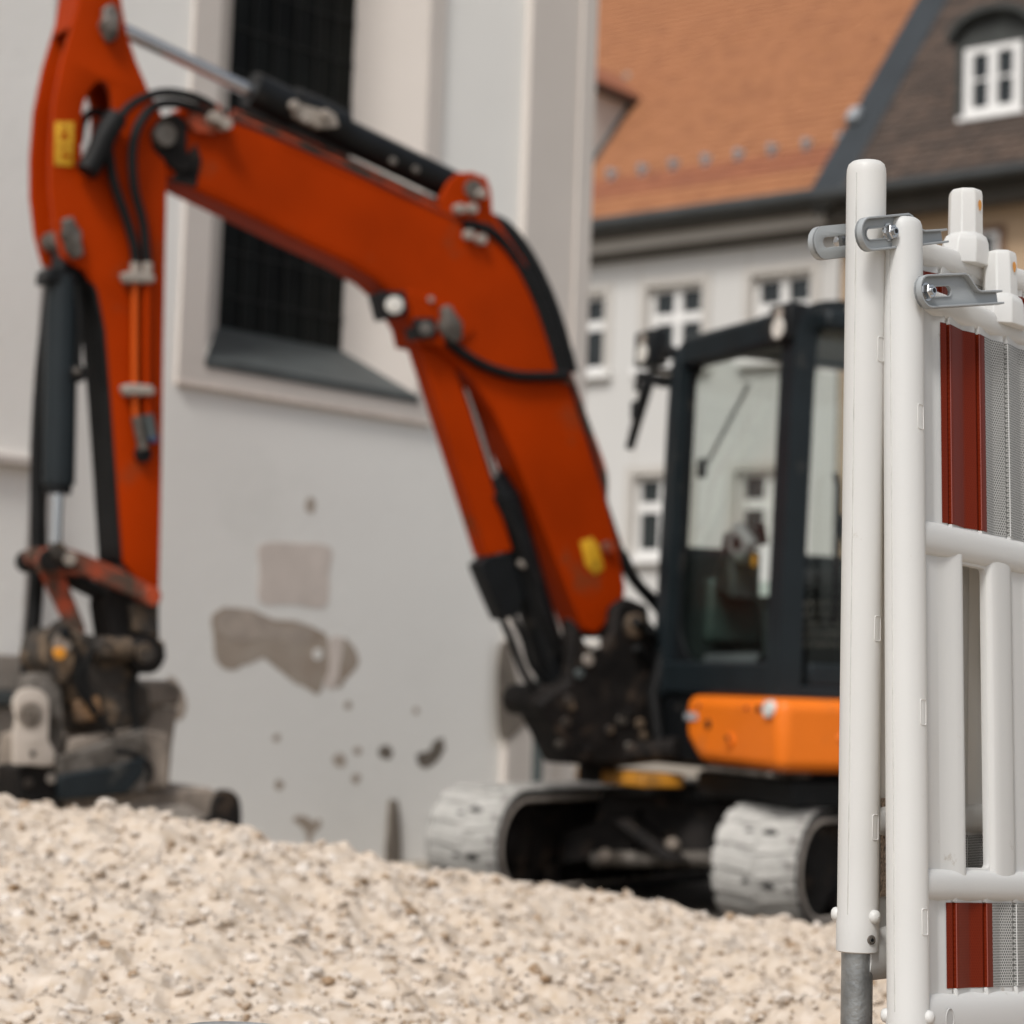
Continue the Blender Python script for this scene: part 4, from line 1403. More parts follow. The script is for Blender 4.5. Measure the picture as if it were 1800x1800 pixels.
# work lamps on the front corners of the roof
for a, b, z, s in ((-.27, -.02, 2.50, .082), (.875, -.02, 2.455, .078)):
    wl = MB().box(U, (a - s, b, z - s), (a + s, b + .09, z + s)).build('work_lamp', 'black', cab, bevel=.012)
    MB().cyl(U(a, b - .006, z - s * .30), U(a, b + .01, z - s * .30), s * .55, 20).build('lamp_lens', 'lens', wl, bevel=.002)
    MB().cyl(U(a, b - .004, z + s * .45), U(a, b + .01, z + s * .45), s * .38, 20).build('lamp_lens', 'dust', wl, bevel=.002)
MB().tube([U(-.16, .06, 2.48), U(.0, .08, 2.42)], .03, 10).build('lamp_bracket', 'black', cab, smooth=50)
MB().ball(U(1.0, .28, 2.52), .05, 14, 8).build('roof_highlight', 'lens', cab, smooth=60)  # pale ball standing in for the highlight on the rounded roof, no lamp
MB().box(U, (.93, .10, 2.42), (1.05, .5, 2.50)).build('roof_edge', 'cabgrey', cab, bevel=.02)
# mirror on its bracket at the far front corner
def UM(a, b, z):
    return U(a - .06, b, z + .22)


mr = MB().tube([UM(.02, .06, 2.16), UM(-.12, -.01, 2.17), UM(-.22, -.03, 2.14), UM(-.24, -.03, 2.09)], .012, 8).build('mirror_bracket', 'black', cab, smooth=50)
MB().hexa([UM(-.20, -.06, 2.14), UM(-.04, -.02, 2.08), UM(-.02, .02, 2.08), UM(-.18, -.02, 2.14), UM(-.19, -.06, 2.17), UM(-.02, -.02, 2.13), UM(-.0, .02, 2.13), UM(-.17, -.02, 2.17)]).build('mirror_arm', 'black', mr, bevel=.006)
MB().hexa([UM(-.30, -.05, 1.83), UM(-.265, -.05, 1.82), UM(-.255, -.02, 1.82), UM(-.29, -.02, 1.83), UM(-.16, -.05, 2.13), UM(-.09, -.05, 2.11), UM(-.08, -.02, 2.11), UM(-.15, -.02, 2.13)]).build('mirror', 'black', mr, bevel=.008)
MB().box(UM, (-.25, -.052, 1.96), (-.21, -.04, 2.04)).build('mirror_clamp', 'black', mr, bevel=.006)

# undercarriage
TA = math.radians(35)
TF = Vector((-math.sin(TA), -math.cos(TA), 0))
TN = Vector((math.cos(TA), -math.sin(TA), 0))
TC = Vector((.995, 9.68, 0))


def T(f, n, z):
    return TC + TF * f + TN * n + Vector((0, 0, z))


HL, TR = .78, .255


def loop_pt(s, r):
    """point on the track loop (f, z) and outward direction at arc length s"""
    L = 2 * HL
    per = 2 * L + 2 * math.pi * TR
    s = s % per
    if s < L:
        return (-HL + s, TR + r), (0, 1)
    s -= L
    if s < math.pi * TR:
        t = s / TR
        return (HL + r * math.sin(t), TR + r * math.cos(t)), (math.sin(t), math.cos(t))
    s -= math.pi * TR
    if s < L:
        return (HL - s, TR - r), (0, -1)
    s -= L
    t = s / TR
    return (-HL - r * math.sin(t), TR - r * math.cos(t)), (-math.sin(t), -math.cos(t))


PER = 4 * HL + 2 * math.pi * TR
NL = 44
lug_mesh = {}
for side, n0 in (('near', .71), ('far', -.71)):
    mb = MB()
    seg = 120
    prof = [(-.18, TR - .028), (-.19, TR - .012), (-.19, TR - .006), (-.175, TR), (.175, TR), (.19, TR - .006), (.19, TR - .012), (.18, TR - .028)]
    vs = []
    for i in range(seg):
        for n_, r_ in prof:
            (f, z), _ = loop_pt(i * PER / seg, r_ - .02)
            vs.append(T(f, n0 + n_, z + .02))
    k_ = len(prof)
    fs = [(i * k_ + j, i * k_ + (j + 1) % k_, ((i + 1) % seg) * k_ + (j + 1) % k_, ((i + 1) % seg) * k_ + j) for i in range(seg) for j in range(k_)]
    belt = mb.add(vs, fs).build('rubber_track', 'trackdark', EX, smooth=30)
    # chevron lugs, two halves each, as separate parts sharing meshes
    for i in range(NL):
        for h in (-1, 1):
            s = (i + (.25 if h > 0 else 0)) * PER / NL
            (f, z), (df, dz) = loop_pt(s, TR - .016)
            o3 = (TF * df + Vector((0, 0, dz))).normalized()
            t3 = TN.cross(o3).normalized()
            key = (side, h)
            if key not in lug_mesh:
                w0, w1 = (.008, .187)
                L_, H_ = .0368, .0035
                q = []
                for zz, sc_ in ((0, 1.1), (H_, .88)):
                    q += [(w0 * h, -L_ * sc_ * .9 + .012, zz), (w1 * h * (.995 if zz else 1), -L_ * sc_ - .010, zz), (w1 * h * (.995 if zz else 1), L_ * sc_ * .8 - .010, zz), (w0 * h, L_ * sc_ * .75 + .014, zz)]
                me = bpy.data.meshes.new('tread_lug')
                me.from_pydata(q, [], [(3, 2, 1, 0), (4, 5, 6, 7), (0, 1, 5, 4), (1, 2, 6, 5), (2, 3, 7, 6), (3, 0, 4, 7)])
                bm = bmesh.new()
                bm.from_mesh(me)
                bmesh.ops.bevel(bm, geom=[e for e in bm.edges], offset=.0015, segments=1, affect='EDGES')
                bmesh.ops.recalc_face_normals(bm, faces=bm.faces)
                bm.to_mesh(me)
                bm.free()
                me.materials.append(M['track'])
                lug_mesh[key] = me
            lo = bpy.data.objects.new('tread_lug', lug_mesh[key])
            COL.objects.link(lo)
            lo.parent = belt
            mm = Matrix((TN, t3, o3)).transposed().to_4x4()
            mm.translation = T(f, n0, z + .02) - Vector(EX.location)
            lo.matrix_local = mm
    # dark pits worn into the tread
    for i in range(0, NL, 2):
        for dn, big in ((.035, 1), (-.05, .6)):
            s = (i + .6 + .3 * rnd.random()) * PER / NL
            (f, z), (df, dz) = loop_pt(s, TR - .012)
            o3 = (TF * df + Vector((0, 0, dz))).normalized()
            t3 = TN.cross(o3).normalized()
            if 'pit' not in lug_mesh:
                me = bpy.data.meshes.new('tread_pit')
                ring_ = [(.030 * math.cos(t) * (1 + .3 * math.sin(3 * t)), .013 * math.sin(t), .0018) for t in [2 * math.pi * j / 10 for j in range(10)]]
                me.from_pydata(ring_ + [(x * 1.1, y * 1.1, -.004) for x, y, _ in ring_], [], [tuple(range(10))] + [(j, j + 10, (j + 1) % 10 + 10, (j + 1) % 10) for j in range(10)])
                me.materials.append(M['trackdark'])
                lug_mesh['pit'] = me
            lo = bpy.data.objects.new('tread_pit', lug_mesh['pit'])
            COL.objects.link(lo)
            lo.parent = belt
            mm = Matrix((TN * big, t3 * big, o3)).transposed().to_4x4()
            mm.translation = T(f, n0 + dn + .03 * rnd.random(), z + .02) - Vector(EX.location)
            lo.matrix_local = mm
    # grey dusty skin between the lugs
    vs = []
    for i in range(seg):
        for n_ in (-.178, .178):
            (f, z), _ = loop_pt(i * PER / seg, TR - .0175)
            vs.append(T(f, n0 + n_, z + .02))
    fs = [(i * 2, i * 2 + 1, ((i + 1) % seg) * 2 + 1, ((i + 1) % seg) * 2) for i in range(seg)]
    MB().add(vs, fs).build('track_face', 'track', belt, smooth=60)
    # idler, sprocket, rollers, side frame
    for f_, nm in ((HL, 'idler'), (-HL, 'sprocket')):
        wz = TR + .02
        wh = MB()
        for r_, a0, a1 in ((TR - .045, -.13, .13), (.10, -.145, .145), (.06, -.155, .155)):
            wh.cyl(T(f_, n0 + a0, wz), T(f_, n0 + a1, wz), r_, 36)
        wo_ = wh.build(nm, 'grime', belt, bevel=.006)
        MB().cyl(T(f_, n0 + .10, wz), T(f_, n0 + .150, wz), .085, 28).build(nm + '_hub', 'grime', wo_, bevel=.01)
    for sd in (-1, 1):
        gr = MB()
        gr.tube([T(loop_pt(k * PER / 96, TR - .060)[0][0], n0 + sd * .180, loop_pt(k * PER / 96, TR - .060)[0][1] + .02) for k in range(97)], .011, 8)
        gr.build('guide_rim', 'dust', belt, smooth=50)
    for f_ in (-.45, -.15, .15, .45):
        MB().cyl(T(f_, n0 - .11, .11), T(f_, n0 + .11, .11), .062, 24).build('track_roller', 'grime', belt, bevel=.008)
    MB().cyl(T(.05, n0 - .07, .42), T(.05, n0 + .07, .42), .04, 20).build('carrier_roller', 'grime', belt, bevel=.006)
    sf = MB()
    sf.hexa([T(-.62, n0 - .09, .15), T(.56, n0 - .09, .15), T(.56, n0 + .09, .15), T(-.62, n0 + .09, .15), T(-.60, n0 - .09, .44), T(.54, n0 - .09, .44), T(.54, n0 + .09, .44), T(-.60, n0 + .09, .44)])
    sf.build('track_frame', 'grime', belt, bevel=.012)
uc = MB()
uc.hexa([T(-.40, -.46, .22), T(.42, -.46, .22), T(.42, .46, .22), T(-.40, .46, .22), T(-.40, -.44, .50), T(.34, -.44, .50), T(.34, .44, .50), T(-.40, .44, .50)])
uc = uc.build('undercarriage_frame', 'grime', EX, bevel=.02)
for s_ in (-1, 1):
    for f_ in (.34, -.34):
        MB().hexa([T(f_ - .09, .2 * s_, .26), T(f_ + .09, .2 * s_, .26), T(f_ + .09, .6 * s_, .16), T(f_ - .09, .6 * s_, .16), T(f_ - .07, .2 * s_, .44), T(f_ + .07, .2 * s_, .44), T(f_ + .07, .6 * s_, .31), T(f_ - .07, .6 * s_, .31)]).build('cross_arm', 'grime', uc, bevel=.012)
MB().cyl(T(0, 0, .44), T(0, 0, .56), .34, 40).build('slew_ring', 'black', EX, bevel=.01)
MB().cyl(T(.44, -.40, .21), T(.44, .42, .27), .035, 16).build('axle_bar', 'steel', uc, smooth=40)
MB().hexa([T(.36, -.30, .40), T(.50, -.30, .40), T(.50, -.20, .40), T(.36, -.20, .40), T(.46, .02, .24), T(.56, .02, .24), T(.56, .12, .24), T(.46, .12, .24)]).build('blade_arm', 'grime', uc, bevel=.01)
for n_, z_ in ((.02, .30), (-.32, .23), (.35, .30)):
    MB().ball(T(.47, n_, z_), .035, 8, 5).build('rust_glint', 'tan', uc, smooth=60)  # tan balls standing in for the rusty glints along the shaft
# dozer blade at the back
MB().hexa([T(-1.35, -.8, .04), T(-1.28, -.8, .04), T(-1.28, .8, .04), T(-1.35, .8, .04), T(-1.38, -.8, .36), T(-1.33, -.8, .36), T(-1.33, .8, .36), T(-1.38, .8, .36)]).build('dozer_blade', 'black', EX, bevel=.01)
for n_ in (-.3, .3):
    MB().hexa([T(-1.30, n_ - .05, .14), T(-.36, n_ - .05, .20), T(-.36, n_ + .05, .20), T(-1.30, n_ + .05, .14), T(-1.30, n_ - .05, .24), T(-.36, n_ - .05, .30), T(-.36, n_ + .05, .30), T(-1.30, n_ + .05, .24)]).build('dozer_arm', 'grime', EX, bevel=.01)

# ------------------------------------------------------------------ church
C1 = math.radians(48)
CP = Plane((-.0533 * 11.5, 11.5, 0), (math.cos(C1), math.sin(C1), 0), (0, 0, 1))
if CP.n.dot(EYE - CP.o) < 0:
    CP.n = -CP.n
CH = thing('church', 'pale grey plastered church wall with pink bands and a tall dark window', 'church', CP(0, 0, -.5))


def cbox(a0, a1, z0, z1, d0, d1, name, mat, par=CH, bevel=.004):
    return MB().prism([CP(a, z, d1) for a, z in ((a0, z0), (a1, z0), (a1, z1), (a0, z1))], [CP(a, z, d0) for a, z in ((a0, z0), (a1, z0), (a1, z1), (a0, z1))]).build(name, mat, par, bevel=bevel)


def cu(px, py, off=0.):
    return CP.uv(px, py, off)


WT = 13.0
ha, hb = cu(357, 632)[0], cu(727, 692)[0]                # opening at the wall face
hz = (cu(357, 632)[1] + cu(727, 692)[1]) / 2
DG = .42
ga, gb = cu(382, 580, -DG)[0], cu(600, 616, -DG)[0]
gz = (cu(382, 580, -DG)[1] + cu(600, 616, -DG)[1]) / 2
TOPZ = 7.5
cr = cu(1010, 600)[0]
cl = -12.0
wall = MB()
for a0, a1, z0, z1 in ((cl, ha, -.3, WT), (hb, cr, -.3, WT), (ha, hb, -.3, hz), (ha, hb, TOPZ, WT)):
    wall.prism([CP(a, z, 0) for a, z in ((a0, z0), (a1, z0), (a1, z1), (a0, z1))], [CP(a, z, -.7) for a, z in ((a0, z0), (a1, z0), (a1, z1), (a0, z1))])
wall = wall.build('wall', 'plaster', CH)
# side wall of the church going back from the corner
MB().prism([CP(cr, z, d) for z, d in ((-.3, -.7), (WT, -.7), (WT, -9), (-.3, -9))], [CP(cr - .7, z, d) for z, d in ((-.3, -.7), (WT, -.7), (WT, -9), (-.3, -9))]).build('side_wall', 'plaster', CH)
# window with splayed reveals and sloping slate sill
win = MB()
F_ = [(ha, hz), (hb, hz), (hb, TOPZ), (ha, TOPZ)]
G_ = [(ga, gz), (gb, gz), (gb, TOPZ - .3), (ga, TOPZ - .3)]
vs = [CP(a, z, .001) for a, z in F_] + [CP(a, z, -DG) for a, z in G_]
win.add(vs, [(1, 2, 6, 5), (3, 0, 4, 7), (2, 3, 7, 6)])
win = win.build('window', 'pink', CH, fix=False)
MB().add([CP(ha - .01, hz - .005, .03), CP(hb + .01, hz - .005, .03), CP(gb, gz + .01, -DG), CP(ga, gz + .01, -DG), CP(ha - .01, hz - .045, .03), CP(hb + .01, hz - .045, .03), CP(gb, gz - .06, -DG), CP(ga, gz - .06, -DG)],
         [(0, 1, 2, 3), (4, 5, 1, 0), (5, 6, 2, 1), (7, 4, 0, 3)]).build('sill', 'leadsill', win)
MB().add([CP(ga, gz, -DG), CP(gb, gz, -DG), CP(gb, TOPZ - .3, -DG), CP(ga, TOPZ - .3, -DG)], [(0, 1, 2, 3)]).build('pane', 'darkglass', win)
nb = 6
for i in range(1, nb):
    a = ga + (gb - ga) * i / nb
    cbox(a - .004, a + .004, gz, TOPZ - .3, -DG + .004, -DG + .016, 'glazing_bar', 'lead', win, 0)
z = gz + .18
while z < TOPZ - .35:
    cbox(ga, gb, z - .004, z + .004, -DG + .002, -DG + .013, 'glazing_bar', 'lead', win, 0)
    z += .24
# pink architrave round the window
bl = cu(308, 655)[0]
brr = cu(752, 740)[0]
bz = (cu(308, 662)[1] + cu(752, 742)[1]) / 2
arch = MB()
for a0, a1, z0, z1 in ((bl, ha - .002, bz, TOPZ + .2), (hb + .002, brr, bz, TOPZ + .2), (ha - .002, hb + .002, bz, hz - .045)):
    arch.prism([CP(a, z, .022) for a, z in ((a0, z0), (a1, z0), (a1, z1), (a0, z1))], [CP(a, z, -.01) for a, z in ((a0, z0), (a1, z0), (a1, z1), (a0, z1))])
arch.build('architrave', 'pink', win)
# darker drip edge under the architrave
cbox(bl, brr, bz - .03, bz - .003, -.01, .028, 'drip_edge', 'patch', win, .004)
# corner pilaster
pa = cu(905, 600)[0]
cbox(pa, cr + .02, -.3, WT, -.02, .05, 'corner_pilaster', 'pink', CH, .006)
cbox(cr - .10, cr + .035, -.3, WT, .052, .075, 'corner_strip', 'pink', CH, .006)
# projecting bay at the far left, pink edge strip, moulding
la = cu(78, 600)[0]
lb = cu(46, 600)[0]
cbox(lb, la, -.3, WT, -.01, .05, 'pilaster_edge', 'pink', CH, .005)
cbox(cl, lb - .002, -.3, WT, -.01, .10, 'projecting_bay', 'plaster', CH, .005)
mz = cu(20, 808, .1)[1]
cbox(cl, lb + .02, mz - .03, mz + .02, .09, .15, 'moulding', 'pink', CH, .01)


def patch(pts, mat, off=.0016, name='bare_patch', n=5, jit=0):
    sp = [tuple(p) for p in spline(pts, n * 2, True)]
    amp = 2.6 if name in ('bare_patch', 'lime_wash') else 1.3
    sp = [(x + amp * noise.noise(Vector((x * .09, y * .09, 3))) + amp * .8 * noise.noise(Vector((x * .3, y * .3, 7))),
           y + amp * noise.noise(Vector((x * .09, y * .09, 13))) + amp * .8 * noise.noise(Vector((x * .3, y * .3, 17)))) for x, y in sp]
    uv = [cu(x, y) for x, y in sp]
    return MB().prism([CP(a, z, off) for a, z in uv], [CP(a, z, -.005) for a, z in uv]).build(name, mat, CH)


patch([(458, 957), (520, 955), (580, 962), (578, 1010), (572, 1066), (515, 1062), (457, 1058), (456, 1000)], 'patch', .0022, 'repair_patch', 2)
patch([(372, 1085), (395, 1068), (440, 1072), (480, 1088), (520, 1092), (560, 1108), (577, 1125), (578, 1180), (570, 1200), (558, 1220), (540, 1210), (515, 1198), (490, 1178), (462, 1158), (435, 1168), (405, 1178), (380, 1160), (375, 1120)], 'bare', .0016)
patch([(395, 1074), (440, 1076), (485, 1098), (550, 1110), (520, 1132), (470, 1120), (430, 1126), (395, 1118), (380, 1096)], 'washed', .0026, 'lime_wash', 4)
patch([(604, 1122), (622, 1138), (630, 1165), (612, 1190), (592, 1208), (598, 1160)], 'bare', .0016)
patch([(578, 1125), (602, 1122), (598, 1165), (590, 1208), (572, 1204), (578, 1170)], 'patch', .0022, 'repair_patch')
patch([(552, 1142), (562, 1140), (566, 1152), (558, 1160), (550, 1154)], 'plaster', .003, 'plaster_spot')
patch([(734, 1326), (756, 1318), (762, 1304), (778, 1298), (780, 1318), (766, 1340), (748, 1350), (736, 1342)], 'bare_dark')
for x, y, r_ in ((678, 1322, 11), (597, 1336, 10), (628, 1320, 6), (625, 1368, 7), (490, 1380, 7), (546, 888, 8), (486, 1297, 6), (612, 1240, 6), (731, 1250, 5)):
    patch([(x + r_ * math.cos(t) * (1 + .3 * rnd.random()), y + r_ * (1.6 if y == 888 else 1) * math.sin(t) * (1 + .3 * rnd.random())) for t in [2 * math.pi * j / 7 for j in range(7)]], 'bare_dark' if r_ > 10 else 'bare', .0016, 'chipped_spot', 3)
patch([(515, 1440), (535, 1434), (552, 1446), (560, 1440), (566, 1450), (548, 1470), (545, 1500), (538, 1500), (538, 1465)], 'bare', .0016)
patch([(683, 1410), (690, 1406), (697, 1420), (700, 1540), (676, 1540), (680, 1450)], 'bare_dark', .02, 'crack')
patch([(296, 1190), (310, 1196), (326, 1230), (322, 1262), (300, 1262), (292, 1220)], 'bare', .0016)
uvp = [cu(x, y, .05) for x, y in [(878, 1140), (892, 1130), (905, 1180), (918, 1230), (932, 1262), (915, 1280), (893, 1300), (878, 1290), (874, 1220)]]
uvp = [tuple(p) for p in spline(uvp, 4, True)]
MB().prism([CP(a, z, .055) for a, z in uvp], [CP(a, z, .045) for a, z in uvp]).build('bare_patch', 'bare_dark', CH)
# stone plinth / steps at the left foot
for i, (x1, z0, z1, d) in enumerate(((118, -.1, .62, .55), (60, .62, .80, .42), (100, .80, .86, .46), (45, .86, 1.02, .34))):
    a1 = cu(x1, 1300, d)[0]
    cbox(cl, a1, z0, z1, -.0, d, 'plinth_stone', 'stone' if i != 2 else 'leadsill', CH, .012)
# standpipe by the corner
pp = CP.at(946, 1300, .16)
sp_ = thing('standpipe', 'dark green grey pipe standing upright against the pink church corner', 'pipe', (pp.x, pp.y, 0))
MB().cyl(Vector((pp.x, pp.y, 0)), Vector((pp.x, pp.y, 1.35)), .032, 20).build('pipe', 'bronze', sp_, smooth=40)
MB().cyl(Vector((pp.x, pp.y, .9)), Vector((pp.x, pp.y, .96)), .042, 20).build('pipe_socket', 'bronze', sp_, bevel=.006)


# ------------------------------------------------------------------ houses
def tile_roof(par, P0, along, upslope, nrm, cols, rows, tw, gauge, mat, skip, view, red=None, redmat=None, nparts=300):
    """plain tiles laid in courses; the ones seen largest are parts, the rest one joined part"""
    me = {}
    tl_, th = gauge * 1.9, .034
    for mt in {mat, redmat or mat}:
        m_ = bpy.data.meshes.new('tile')
        w = tw / 2 - .003
        q = []
        low = [(-w, .02), (-w * .6, -.006 + .0), (0, -.016), (w * .6, -.006), (w, .02)]      # rounded lower edge
        for zz in (0, th):
            q += [(x, y + 0, zz) for x, y in low] + [(w, tl_, zz), (-w, tl_, zz)]
        m_.from_pydata(q, [], [tuple(range(6, -1, -1)), tuple(range(7, 14))] + [(i, (i + 1) % 7, 7 + (i + 1) % 7, 7 + i) for i in range(7)])
        m_.materials.append(M[mt])
        me[mt] = m_
    cand = []
    tilt = .115
    R_ = Matrix((along, upslope, nrm)).transposed()
    for r in range(rows):
        for c in range(cols):
            a = (c + (.5 if r % 2 else 0)) * tw
            b = r * gauge
            if skip(a, b):
                continue
            rr = random.Random(r * 977 + c)
            p = P0 + along * (a + (rr.random() - .5) * .006) + upslope * b + nrm * (.03 + rr.random() * .006)
            mt = redmat if (red and red(a, b)) else mat
            d = p - EYE
            z_ = d.dot(CF)
            x_, y_ = d.dot(CR) / z_ * FPX + 900, 900 - d.dot(CU) / z_ * FPX
            vis = -20 < x_ < 1820 and -20 < y_ < 1820 and view(x_, y_)
            cand.append((0 if vis else 1, d.length, p, mt, (rr.random() - .5) * .03, tilt + (rr.random() - .5) * .02))
    cand.sort(key=lambda t: (t[0], t[1]))
    base = base_of(par)
    for k, (v_, d_, p, mt, yaw, tl2) in enumerate(cand[:nparts]):
        o = bpy.data.objects.new('tile', me[mt])
        COL.objects.link(o)
        o.parent = par
        m4 = (R_ @ Matrix.Rotation(-tl2, 3, 'X') @ Matrix.Rotation(yaw, 3, 'Z')).to_4x4()
        m4.translation = p - base
        o.matrix_local = m4
    for mt in me:
        vs, fs = [], []
        src = [v.co.copy() for v in me[mt].vertices]
        pf = [tuple(f.vertices) for f in me[mt].polygons]
        for v_, d_, p, m_, yaw, tl2 in cand[nparts:]:
            if m_ != mt:
                continue
            m3 = R_ @ Matrix.Rotation(-tl2, 3, 'X') @ Matrix.Rotation(yaw, 3, 'Z')
            o_ = len(vs)
            vs += [m3 @ q + p for q in src]
            fs += [tuple(o_ + i for i in f) for f in pf]
        if vs:
            ob = MB()
            ob.v, ob.f = vs, fs
            ob = ob.build('tiles', mt, par, fix=False)
            ob['kind'] = 'stuff'


def house_frame(px, D, ang):
    P = Plane(((px - 900) / FPX * D, D, 0), (math.cos(ang), -math.sin(ang), 0), (0, 0, 1))
    if P.n.dot(EYE - P.o) < 0:
        P.n = -P.n
    return P


HA = math.radians(39)
H1 = house_frame(1235, 30, HA)
HS = thing('white_house', 'white plastered house with steep orange tiled roof behind the cab', 'house', H1(0, 0, -4))


def hbox(P, a0, a1, z0, z1, d0, d1, name, mat, par, bevel=.0):
    return MB().prism([P(a, z, d1) for a, z in ((a0, z0), (a1, z0), (a1, z1), (a0, z1))], [P(a, z, d0) for a, z in ((a0, z0), (a1, z0), (a1, z1), (a0, z1))]).build(name, mat, par, bevel=bevel)


EZ = H1.uv(1235, 392)[1]                       # eave height
A0, A1 = -8.0, H1.uv(1478, 400)[0]
# window openings: (centre, bottom, top, width)
wins = []
zt = H1.uv(1190, 500)[1]
zb = H1.uv(1030, 655)[1]
zt2 = H1.uv(1190, 832)[1]
for px in (1018, 1186, 1373):
    wins.append((H1.uv(px, 540)[0], zb, zt, .98))
for px in (1160, 1345):
    wins.append((H1.uv(px, 880)[0], zt2 - (zt - zb), zt2, .98))
s_ = wins[1][0] - wins[0][0]
for k in (1, 2):
    wins.append((wins[0][0] - s_ * k, zb, zt, .98))
    wins.append((wins[3][0] - s_ * k, zt2 - (zt - zb), zt2, .98))
xs_ = sorted({A0, A1} | {w[0] - w[3] / 2 for w in wins} | {w[0] + w[3] / 2 for w in wins})
zs_ = sorted({-.2, EZ, zb, zt, zt2, zt2 - (zt - zb)})
wl = MB()
for i in range(len(xs_) - 1):
    for j in range(len(zs_) - 1):
        xm, zm = (xs_[i] + xs_[i + 1]) / 2, (zs_[j] + zs_[j + 1]) / 2
        if any(abs(xm - w[0]) < w[3] / 2 and w[1] < zm < w[2] for w in wins):
            continue
        q = ((xs_[i], zs_[j]), (xs_[i + 1], zs_[j]), (xs_[i + 1], zs_[j + 1]), (xs_[i], zs_[j + 1]))
        wl.add([H1(a, z, 0) for a, z in q], [(0, 1, 2, 3)])
wl.build('wall', 'white_wall', HS)
hbox(H1, A0, A1, -.2, EZ, -.45, -.35, 'inner_wall', 'cabin', HS)
for a, z0, z1, w in wins:
    win_ = MB()
    vs = [H1(x, z, 0) for x, z in ((a - w / 2, z0), (a + w / 2, z0), (a + w / 2, z1), (a - w / 2, z1))] + [H1(x, z, -.16) for x, z in ((a - w / 2, z0), (a + w / 2, z0), (a + w / 2, z1), (a - w / 2, z1))]
    win_.add(vs, [(0, 1, 5, 4), (1, 2, 6, 5), (2, 3, 7, 6), (3, 0, 4, 7)])
    win_ = win_.build('window', 'surround', HS, fix=False)
    # surround band
    b_ = MB()
    for x0, x1, y0, y1 in ((a - w / 2 - .13, a - w / 2, z0, z1 + .13), (a + w / 2, a + w / 2 + .13, z0, z1 + .13), (a - w / 2, a + w / 2, z1, z1 + .13)):
        b_.prism([H1(x, z, .03) for x, z in ((x0, y0), (x1, y0), (x1, y1), (x0, y1))], [H1(x, z, -.004) for x, z in ((x0, y0), (x1, y0), (x1, y1), (x0, y1))])
    b_.build('surround', 'surround', win_)
    hbox(H1, a - w / 2 - .17, a + w / 2 + .17, z0 - .11, z0 - .003, -.1, .13, 'sill', 'winframe', win_)
    fr_ = MB()
    h = z1 - z0
    zm = z0 + h * .60
    for x0, x1, y0, y1 in ((a - w / 2 + .002, a - w / 2 + .09, z0, z1), (a + w / 2 - .09, a + w / 2 - .002, z0, z1), (a - .065, a + .065, z0, z1),
                           (a - w / 2 + .09, a - .065, z0, z0 + .09), (a + .065, a + w / 2 - .09, z0, z0 + .09), (a - w / 2 + .09, a - .065, z1 - .08, z1), (a + .065, a + w / 2 - .09, z1 - .08, z1),
                           (a - w / 2 + .09, a - .065, zm - .07, zm + .07), (a + .065, a + w / 2 - .09, zm - .07, zm + .07)):
        fr_.prism([H1(x, z, -.09) for x, z in ((x0, y0), (x1, y0), (x1, y1), (x0, y1))], [H1(x, z, -.15) for x, z in ((x0, y0), (x1, y0), (x1, y1), (x0, y1))])
    fr_.build('frame', 'winframe', win_)
    for sx in (-1, 1):
        for y0, y1 in ((z0 + .08, zm - .06), (zm + .06, z1 - .07)):
            x0, x1 = (a - w / 2 + .08, a - .06) if sx < 0 else (a + .06, a + w / 2 - .08)
            hbox(H1, x0, x1, y0, y1, -.135, -.125, 'pane', 'housepane', win_)
# cornice, gutter
for i, (z0, z1, d, mt) in enumerate(((EZ - .42, EZ - .30, .12, 'eave'), (EZ - .298, EZ - .14, .26, 'surround'), (EZ - .138, EZ - .02, .42, 'eave'))):
    hbox(H1, A0, A1, z0, z1, 0, d, 'cornice', mt, HS)
gp = [H1(A0, EZ + .04, .50), H1(A1, EZ + .04, .50)]
MB().tube(gp, .11, 12).build('gutter', 'gutter', HS, smooth=60)
hbox(H1, A0, A1, EZ - .04, EZ + .10, .30, .44, 'fascia', 'gutter', HS)
# faint joints down the facade
for px in (1120, 1312):
    a = H1.uv(px, 640)[0]
    hbox(H1, a - .012, a + .012, .2, EZ - .45, 0, .006, 'render_joint', 'surround', HS)
SL = math.radians(50)
inw = -H1.n
ups = (inw * math.cos(SL) + Vector((0, 0, 1)) * math.sin(SL)).normalized()
rn = (H1.n * math.sin(SL) + Vector((0, 0, 1)) * math.cos(SL)).normalized()
R0 = H1(A0, EZ + .10, .46)
RA1 = A1 - A0 + 1.6
roof = MB().prism([R0 + H1.a * a + ups * b for a, b in ((0, 0), (RA1, 0), (RA1, 9), (0, 9))], [R0 + H1.a * a + ups * b - rn * .2 for a, b in ((0, 0), (RA1, 0), (RA1, 9), (0, 9))]).build('roof', 'tile_red', HS)
GA, TW = .165, .19
# dormer position on this roof
da, db = H1.uv(1115, 190)[0] - A0 - .25, 0


def roof_pt(a, b, h=0.):
    return R0 + H1.a * a + ups * b + rn * h


def roof_uv(px, py):
    d = ray(px, py)
    s = (R0 - EYE).dot(rn) / d.dot(rn)
    p = EYE + d * s - R0
    return p.dot(H1.a), p.dot(ups)


db0 = roof_uv(1036, 296)[1]
dbt = roof_uv(1112, 188)
dab = roof_uv(1036, 296)[0]
dra = dbt[0]
tile_roof(roof, R0, H1.a, ups, rn, int(RA1 / TW), int(8.8 / GA), TW, GA, 'tile_orange', lambda a, b: False,
          lambda x, y: x > 1030 and y > -10, lambda a, b: .42 < b < .95, 'tile_red')
